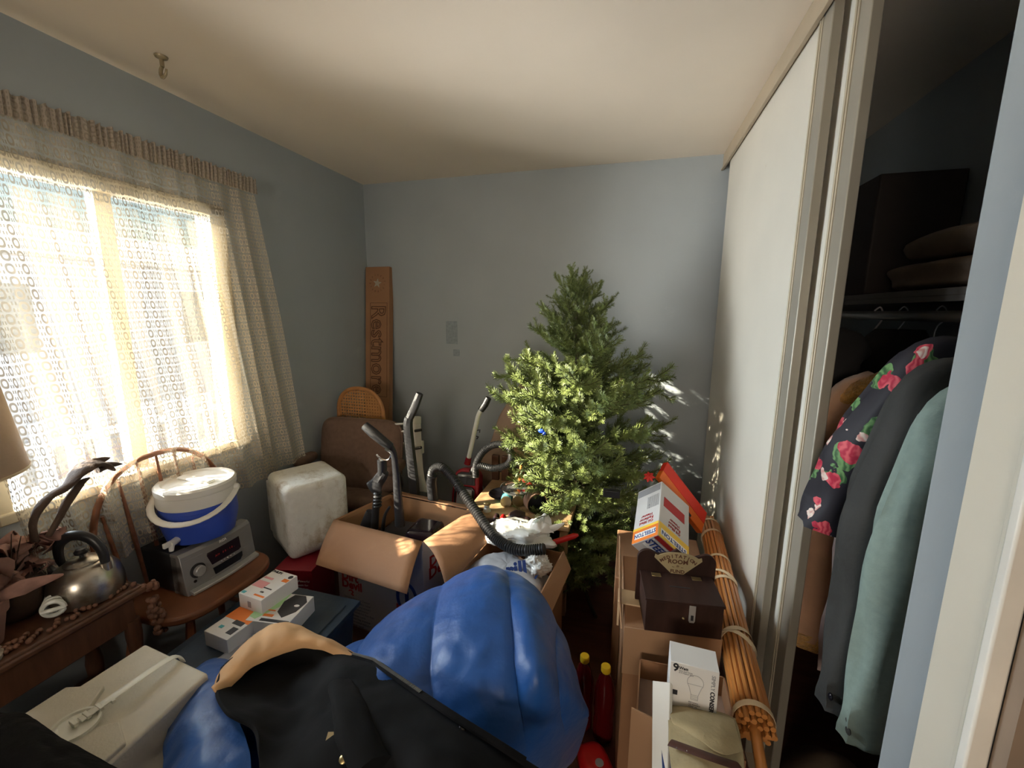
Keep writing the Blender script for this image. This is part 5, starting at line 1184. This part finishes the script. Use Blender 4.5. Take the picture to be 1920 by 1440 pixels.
hs2 = MB().prism([(-.009, 0), (.009, 0), (.009, .048), (.006, .054), (-.006, .054), (-.009, .048)], .002, FM((.128, -.0005, BH - .010), (1, 0, 0), (0, 0, -1)) @ T(0, 0, -.002)).build('hasp', 'silver_light', t, bevel=.0006)
MB().box((.1245, -.0045, BH - .055), (.1315, -.0006, BH - .040)).build('hasp_slot', 'ink_black', hs2)
MB().ball((.105, -.002, BH - .052), .004, 10).build('staple', 'brass', t)

# heater carton: near corner V, three edges
Vh = V3((.143, 1.60, .703)); e1 = V3((-.71, .34, -.62)).normalized(); e2 = V3((.70, .23, -.67)).normalized(); e3 = e1.cross(e2).normalized()
if e3.y < 0: e3 = -e3
e1 = (e1 - e3 * e1.dot(e3)).normalized(); e2 = (e2 - e3 * e2.dot(e3)); e2 = (e2 - e1 * e2.dot(e1)).normalized()
a_, b_, c_ = .132, .178, .29
fr = Matrix(((e1.x, e2.x, e3.x, Vh.x), (e1.y, e2.y, e3.y, Vh.y), (e1.z, e2.z, e3.z, Vh.z), (0, 0, 0, 1)))
t = thing('heater_carton', 'white and orange oil filled heater carton tipped upside down behind the wooden box', 'carton', frame=fr)
MB().box((0, 0, 0), (a_, b_, c_)).build('carton_body', 'white_carton', t, bevel=.002)
# left face (spanned by e1,e3), outward -e2 ; right face (e2,e3), outward -e1 ; near end (e1,e2), outward -e3
XL_ = Matrix(((1, 0, 0, a_ / 2), (0, 0, -1, -.0004), (0, -1, 0, 0), (0, 0, 0, 1)))
XR_ = Matrix(((0, 0, -1, -.0004), (-1, 0, 0, b_ / 2), (0, -1, 0, 0), (0, 0, 0, 1)))
XN_ = Matrix(((0, -1, 0, a_ / 2), (1, 0, 0, b_ / 2), (0, 0, -1, -.0004), (0, 0, 0, 1)))
mo, my, mr, mw, mb_, mk_ = MB(), MB(), MB(), MB(), MB(), MB()
for X, wd_ in ((XL_, a_), (XR_, b_)):
    h_ = wd_ / 2 - .001
    rect(mo if X is XL_ else my, X, -h_, -.062, h_, -.001, .0006)
    rect(my, X, -h_, -.072, h_, -.060, .0008)
    rect(mw, X, -h_ + .012, -.046, h_ - .012, -.016, .0010)
    text(mb_, 'STEELTON', .026, X @ T(0, -.031, .0010), sx=.88 if X is XL_ else 1.15, bold=.0006)
    for k, s_ in enumerate(['Oil filled', 'Radiator', 'Heater']): text(mr, s_, .019, X @ T(0, -.090 - .017 * k, .0006), sx=1.1)
rect(mr, XR_, -b_ / 2 + .03, -.215, b_ / 2 - .02, -.165, .0007)
rect(mk_, XL_, -.012, -.168, -.004, -.160); rect(mk_, XL_, -.012, -.182, -.003, -.174)
for k in range(9): rect(mk_, XL_, -.056 + .007 * k, -.225, -.053 + .007 * k, -.160)
rect(mk_, XL_, -.06, -.283, .062, -.245)
q_ = XN_
rect(mr, q_, -b_ / 2 + .001, a_ / 2 - .022, b_ / 2 - .001, a_ / 2 - .001, .0005)
rect(mw, q_, -b_ / 2 + .012, -.020, b_ / 2 - .012, .040, .0008)
Xn2 = XN_ @ T(.005, .012, .0012)
text(mb_, 'STEELTON', .046, Xn2, sx=.82, bold=.001); text(mr, 'HEATER', .020, Xn2 @ T(0, -.050, 0))
mo.build('orange_band', 'ink_orange', t); my.build('yellow_band', 'ink_yellow', t); mw.build('white_plate', 'ink_white', t); mr.build('red_print', 'ink_red', t); mb_.build('blue_lettering', 'ink_blue', t); mk_.build('black_print', 'ink_grey', t)
tag(MB().box((-.01, 1.62, 0), (.355, 2.02, .482)).build('cardboard_box', 'card', bevel=.004), 'lower brown cardboard box under the heater carton beside the tree', 'box')
t = thing('red_folder', 'flat bright red and orange box leaning on the heater carton by the closet door', 'flat box', (.33, 1.95, .5))
A_, B_, C_, D_ = P(1237, 895, y=1.925), P(1316, 1000, y=1.94), P(1252, 866, y=1.99), P(1326, 962, y=1.99)
m1, m2 = A_.lerp(C_, .45), B_.lerp(D_, .45)
MB().slab([A_, B_, m2, m1], -.03).build('orange_side', 'orange_panel', t, world=True, bevel=.002); MB().slab([m1, m2, D_, C_], -.03).build('red_side', 'red_panel', t, world=True, bevel=.002)
for f_ in (.34, .66):
    p = A_.lerp(B_, f_); d_ = (B_ - A_).normalized(); n_ = (m1 - A_).normalized(); o_ = (B_ - A_).cross(m1 - A_).normalized() * .002
    if o_.y > 0: o_ = -o_
    MB().add([], []) ; mb = MB(); mb.slab([p + o_, p + d_ * .018 + o_, p + d_ * .018 + n_ * .012 + o_, p + n_ * .012 + o_], .001); mb.build('finger_hole', 'ink_black', t, world=True)

# bamboo bundle lying against the closet door
t = thing('bamboo_blind', 'rolled bundle of bamboo rods bound with masking tape beside the closet door', 'bamboo bundle', (.37, 1.5, .5))
pa, pb = V3((.418, 2.10, .535)), V3((.332, .955, .585)); ax = (pa - pb).normalized(); e_ = ax.cross(V3((0, 0, 1))).normalized(); g_ = e_.cross(ax)
random.seed(12)
k = 0
for ring_r, n_ in ((.037, 17), (.024, 10), (.010, 4)):
    for j in range(n_):
        a0 = 2 * pi * j / n_ + ring_r * 50; o = e_ * (ring_r * math.cos(a0)) + g_ * (ring_r * math.sin(a0)); o2 = o * random.uniform(.9, 1.06)
        MB().tube([pb + o + ax * random.uniform(-.004, .02), (pa + pb) / 2 + o * 1.03, pa + o2 + ax * random.uniform(-.03, .02)], .0066, 7).build('rod', 'bamboo', t, world=True); k += 1
MB().tube([pb - ax * .11 - V3((0, 0, .03)), pb + ax * .05], [.0125, .0125], 12).build('centre_pole', 'bamboo', t, world=True)
for f_, tw in ((.03, .0), (.27, .2), (.25, -.5), (.55, -.5), (.52, .1), (.66, .0), (.86, .25), (.96, .05)):
    c0 = pb.lerp(pa, f_); rr_ = .0455; pts = []
    for j in range(25):
        a0 = 2 * pi * j / 24; pts.append(c0 + e_ * (rr_ * math.cos(a0)) + g_ * (rr_ * math.sin(a0)) + ax * (tw * .05 * math.cos(a0)))
    MB().tube(pts, .0012, 6, r2=.0095, up=tuple((pts[0] - c0).normalized())).build('tape_band', 'mask_tape', t, world=True)

# near cartons holding bulbs, envelopes and the pouch
t = thing('small_carton', 'small brown carton with a folded flap at the front of the right stack', 'carton', (.16, .98, 0))
q = [V3((.062, .93, 0)), V3((.075, 1.13, 0)), V3((.30, 1.13, 0)), V3((.30, .90, 0))]; cen = sum(q, V3()) / 4
for i in range(4): wallseg(q[i], q[(i + 1) % 4], .001, .56, ['side_wall', 'rear_wall', 'side_wall', 'front_wall'][i], 'card', .004, t, cen)
MB().hexa(q + [p + V3((0, 0, .50)) for p in q]).build('packed_paper', 'kraft', t, world=True)
MB().slab([(.050, .925, .30), (.118, .905, .30), (.118, .908, .595), (.050, .928, .595)], -.004).build('front_flap', 'card_pale', t, world=True)
t = thing('led_bulb_carton', 'white nine watt light bulb carton standing upright above the canvas pouch', 'carton', frame=T(.135, .955, .600) @ rz(-.06) @ Matrix.Rotation(-.08, 4, 'X'))
MB().box((0, 0, 0), (.108, .075, .118)).build('carton_body', 'white_paper', t, bevel=.001)
X = FM((0, -.0004, 0), (1, 0, 0), (0, 0, 1))
mb = text(MB(), '9', .028, X @ T(.013, .104, 0), bold=.0006); text(mb, 'Watt', .0095, X @ T(.020, .106, 0), 'LEFT', bold=.0002); rect(mb, X, .009, .035, .020, .047); mb.build('black_print', 'ink_black', t)
mb = MB(); bl = [(.058 + .018 * math.sin(a_), .078 + .018 * math.cos(a_)) for a_ in [-2.25 + 4.5 * k / 24 for k in range(25)]] + [(.066, .047), (.066, .034), (.050, .034), (.050, .047)]
bl = [X @ V3((x, z, 0)) for x, z in bl]; mb.tube(bl + [bl[0]], .0005, 5)
for k in range(3): mb.tube([X @ V3((.050, .037 + .004 * k, 0)), X @ V3((.066, .038 + .004 * k, 0))], .0004, 4)
mb.tube([X @ V3((.041, .072, 0)), X @ V3((.075, .072, 0))], .0004, 4)
text(mb, 'SIMPLY', .0125, X @ T(.096, .088, 0) @ rz(-pi / 2)); text(mb, '60W Soft White', .0045, X @ T(.020, .0985, 0), 'LEFT'); text(mb, 'A19 Medium Base', .0045, X @ T(.020, .094, 0), 'LEFT')
for k in range(4): text(mb, ['800 lumens', 'non dimmable', 'indoor use', '6 bulbs'][k], .0045, X @ T(.046, .026 - .005 * k, 0), 'LEFT')
mb.build('grey_print', 'ink_grey', t)
mb = text(MB(), 'CONSERV', .0135, X @ T(.096, .036, 0) @ rz(-pi / 2), bold=.0004); mb.build('dark_lettering', 'ink_black', t)
t = thing('white_envelope', 'long white padded envelope standing left of the light bulb carton', 'envelope', (.11, .95, .5))
MB().slab([P(1228, 1280, z=.632), P(1262, 1284, z=.655), (.125, .70, .50), (.098, .70, .50)], -.012).build('sleeve', 'white_plastic', t, world=True, bevel=.002)
MB().slab([P(1238, 1370, z=.600), P(1252, 1370, z=.600), P(1262, 1450, z=.575), P(1243, 1450, z=.575)], .0032).build('blue_insert', 'ink_blue', t, world=True)
t = thing('canvas_pouch', 'khaki canvas pouch with a dark leather strap at the bottom right', 'pouch', (.22, .88, .5))
rows = [[PZ(1256, 1326, .602), PZ(1300, 1328, .602), PZ(1345, 1338, .602), PZ(1378, 1350, .600)], [PZ(1254, 1350, .618), PZ(1300, 1358, .632), PZ(1348, 1366, .632), PZ(1384, 1376, .612)], [PZ(1256, 1384, .618), PZ(1302, 1392, .640), PZ(1350, 1402, .638), PZ(1389, 1410, .612)], [PZ(1258, 1412, .612), PZ(1303, 1425, .636), PZ(1352, 1432, .634), PZ(1391, 1432, .606)], [PZ(1262, 1470, .60), PZ(1305, 1480, .62), PZ(1352, 1480, .615), PZ(1390, 1475, .59)], [PZ(1266, 1580, .54), PZ(1305, 1590, .55), PZ(1352, 1590, .55), PZ(1388, 1580, .53)]]
patch(rows, 40, 44, wr(.006, 14, 3)).build('pouch_body', 'canvas', t, world=True, solid=.006, angle=80)
fl_ = [[PZ(1256, 1328, .612), PZ(1300, 1330, .612), PZ(1345, 1339, .612), PZ(1376, 1349, .61)], [PZ(1258, 1348, .630), PZ(1303, 1362, .644), PZ(1350, 1378, .644), PZ(1386, 1390, .622)], [PZ(1268, 1362, .628), PZ(1310, 1388, .648), PZ(1352, 1414, .650), PZ(1392, 1410, .618)]]
patch(fl_, 30, 20, wr(.003, 14, 5)).build('flap', 'canvas', t, world=True, solid=.003, angle=80)
MB().tube([PZ(1256, 1392, .634), PZ(1300, 1408, .655), PZ(1345, 1424, .655), PZ(1388, 1438, .628)], .0022, 8, r2=.0105, up=(0, 0, 1), smooth=5).build('leather_strap', 'leather_strap', t, world=True)
for (u, v) in ((1269, 1402), (1288, 1408), (1307, 1415), (1327, 1421)):
    MB().ball(PZ(u, v, .6575), .0014, 6).build('rivet', 'chrome', t, world=True)

# ================= BOTTLES AND FLOOR =================
def bottle(x, y, lab):
    t = thing('juice_bottle', lab, 'bottle', (x, y, .001), group='yellow capped bottles on the floor')
    MB().lathe([(.030, 0), (.036, .006), (.037, .06), (.034, .10), (.037, .13), (.036, .20), (.022, .255), (.013, .27), (.013, .288), (.001, .288)], 28).build('bottle_body', 'juice', t)
    MB().lathe([(.016, .276), (.017, .278), (.017, .296), (.015, .299), (.001, .299)], 24).build('cap', 'yellow_cap', t)
bottle(-.100, 1.385, 'yellow-capped red bottle nearer the sleeping bag')
bottle(-.022, 1.360, 'yellow-capped red bottle nearer the large brown carton')
t = thing('red_package', 'glossy red plastic package lying on the floor below the bottles', 'package', (-.02, 1.18, .001))
mb = cush(.055, .12, .03, T(0, 0, .032) @ rz(.45) @ Matrix.Rotation(-pi / 2, 4, 'X'), .6); mb.build('package_body', 'red_plastic', t, angle=80)
MB().lathe([(.014, 0), (.014, .004), (.001, .004)], 20, T(-.005, .03, .060)).build('package_sticker', 'ink_grey', t)
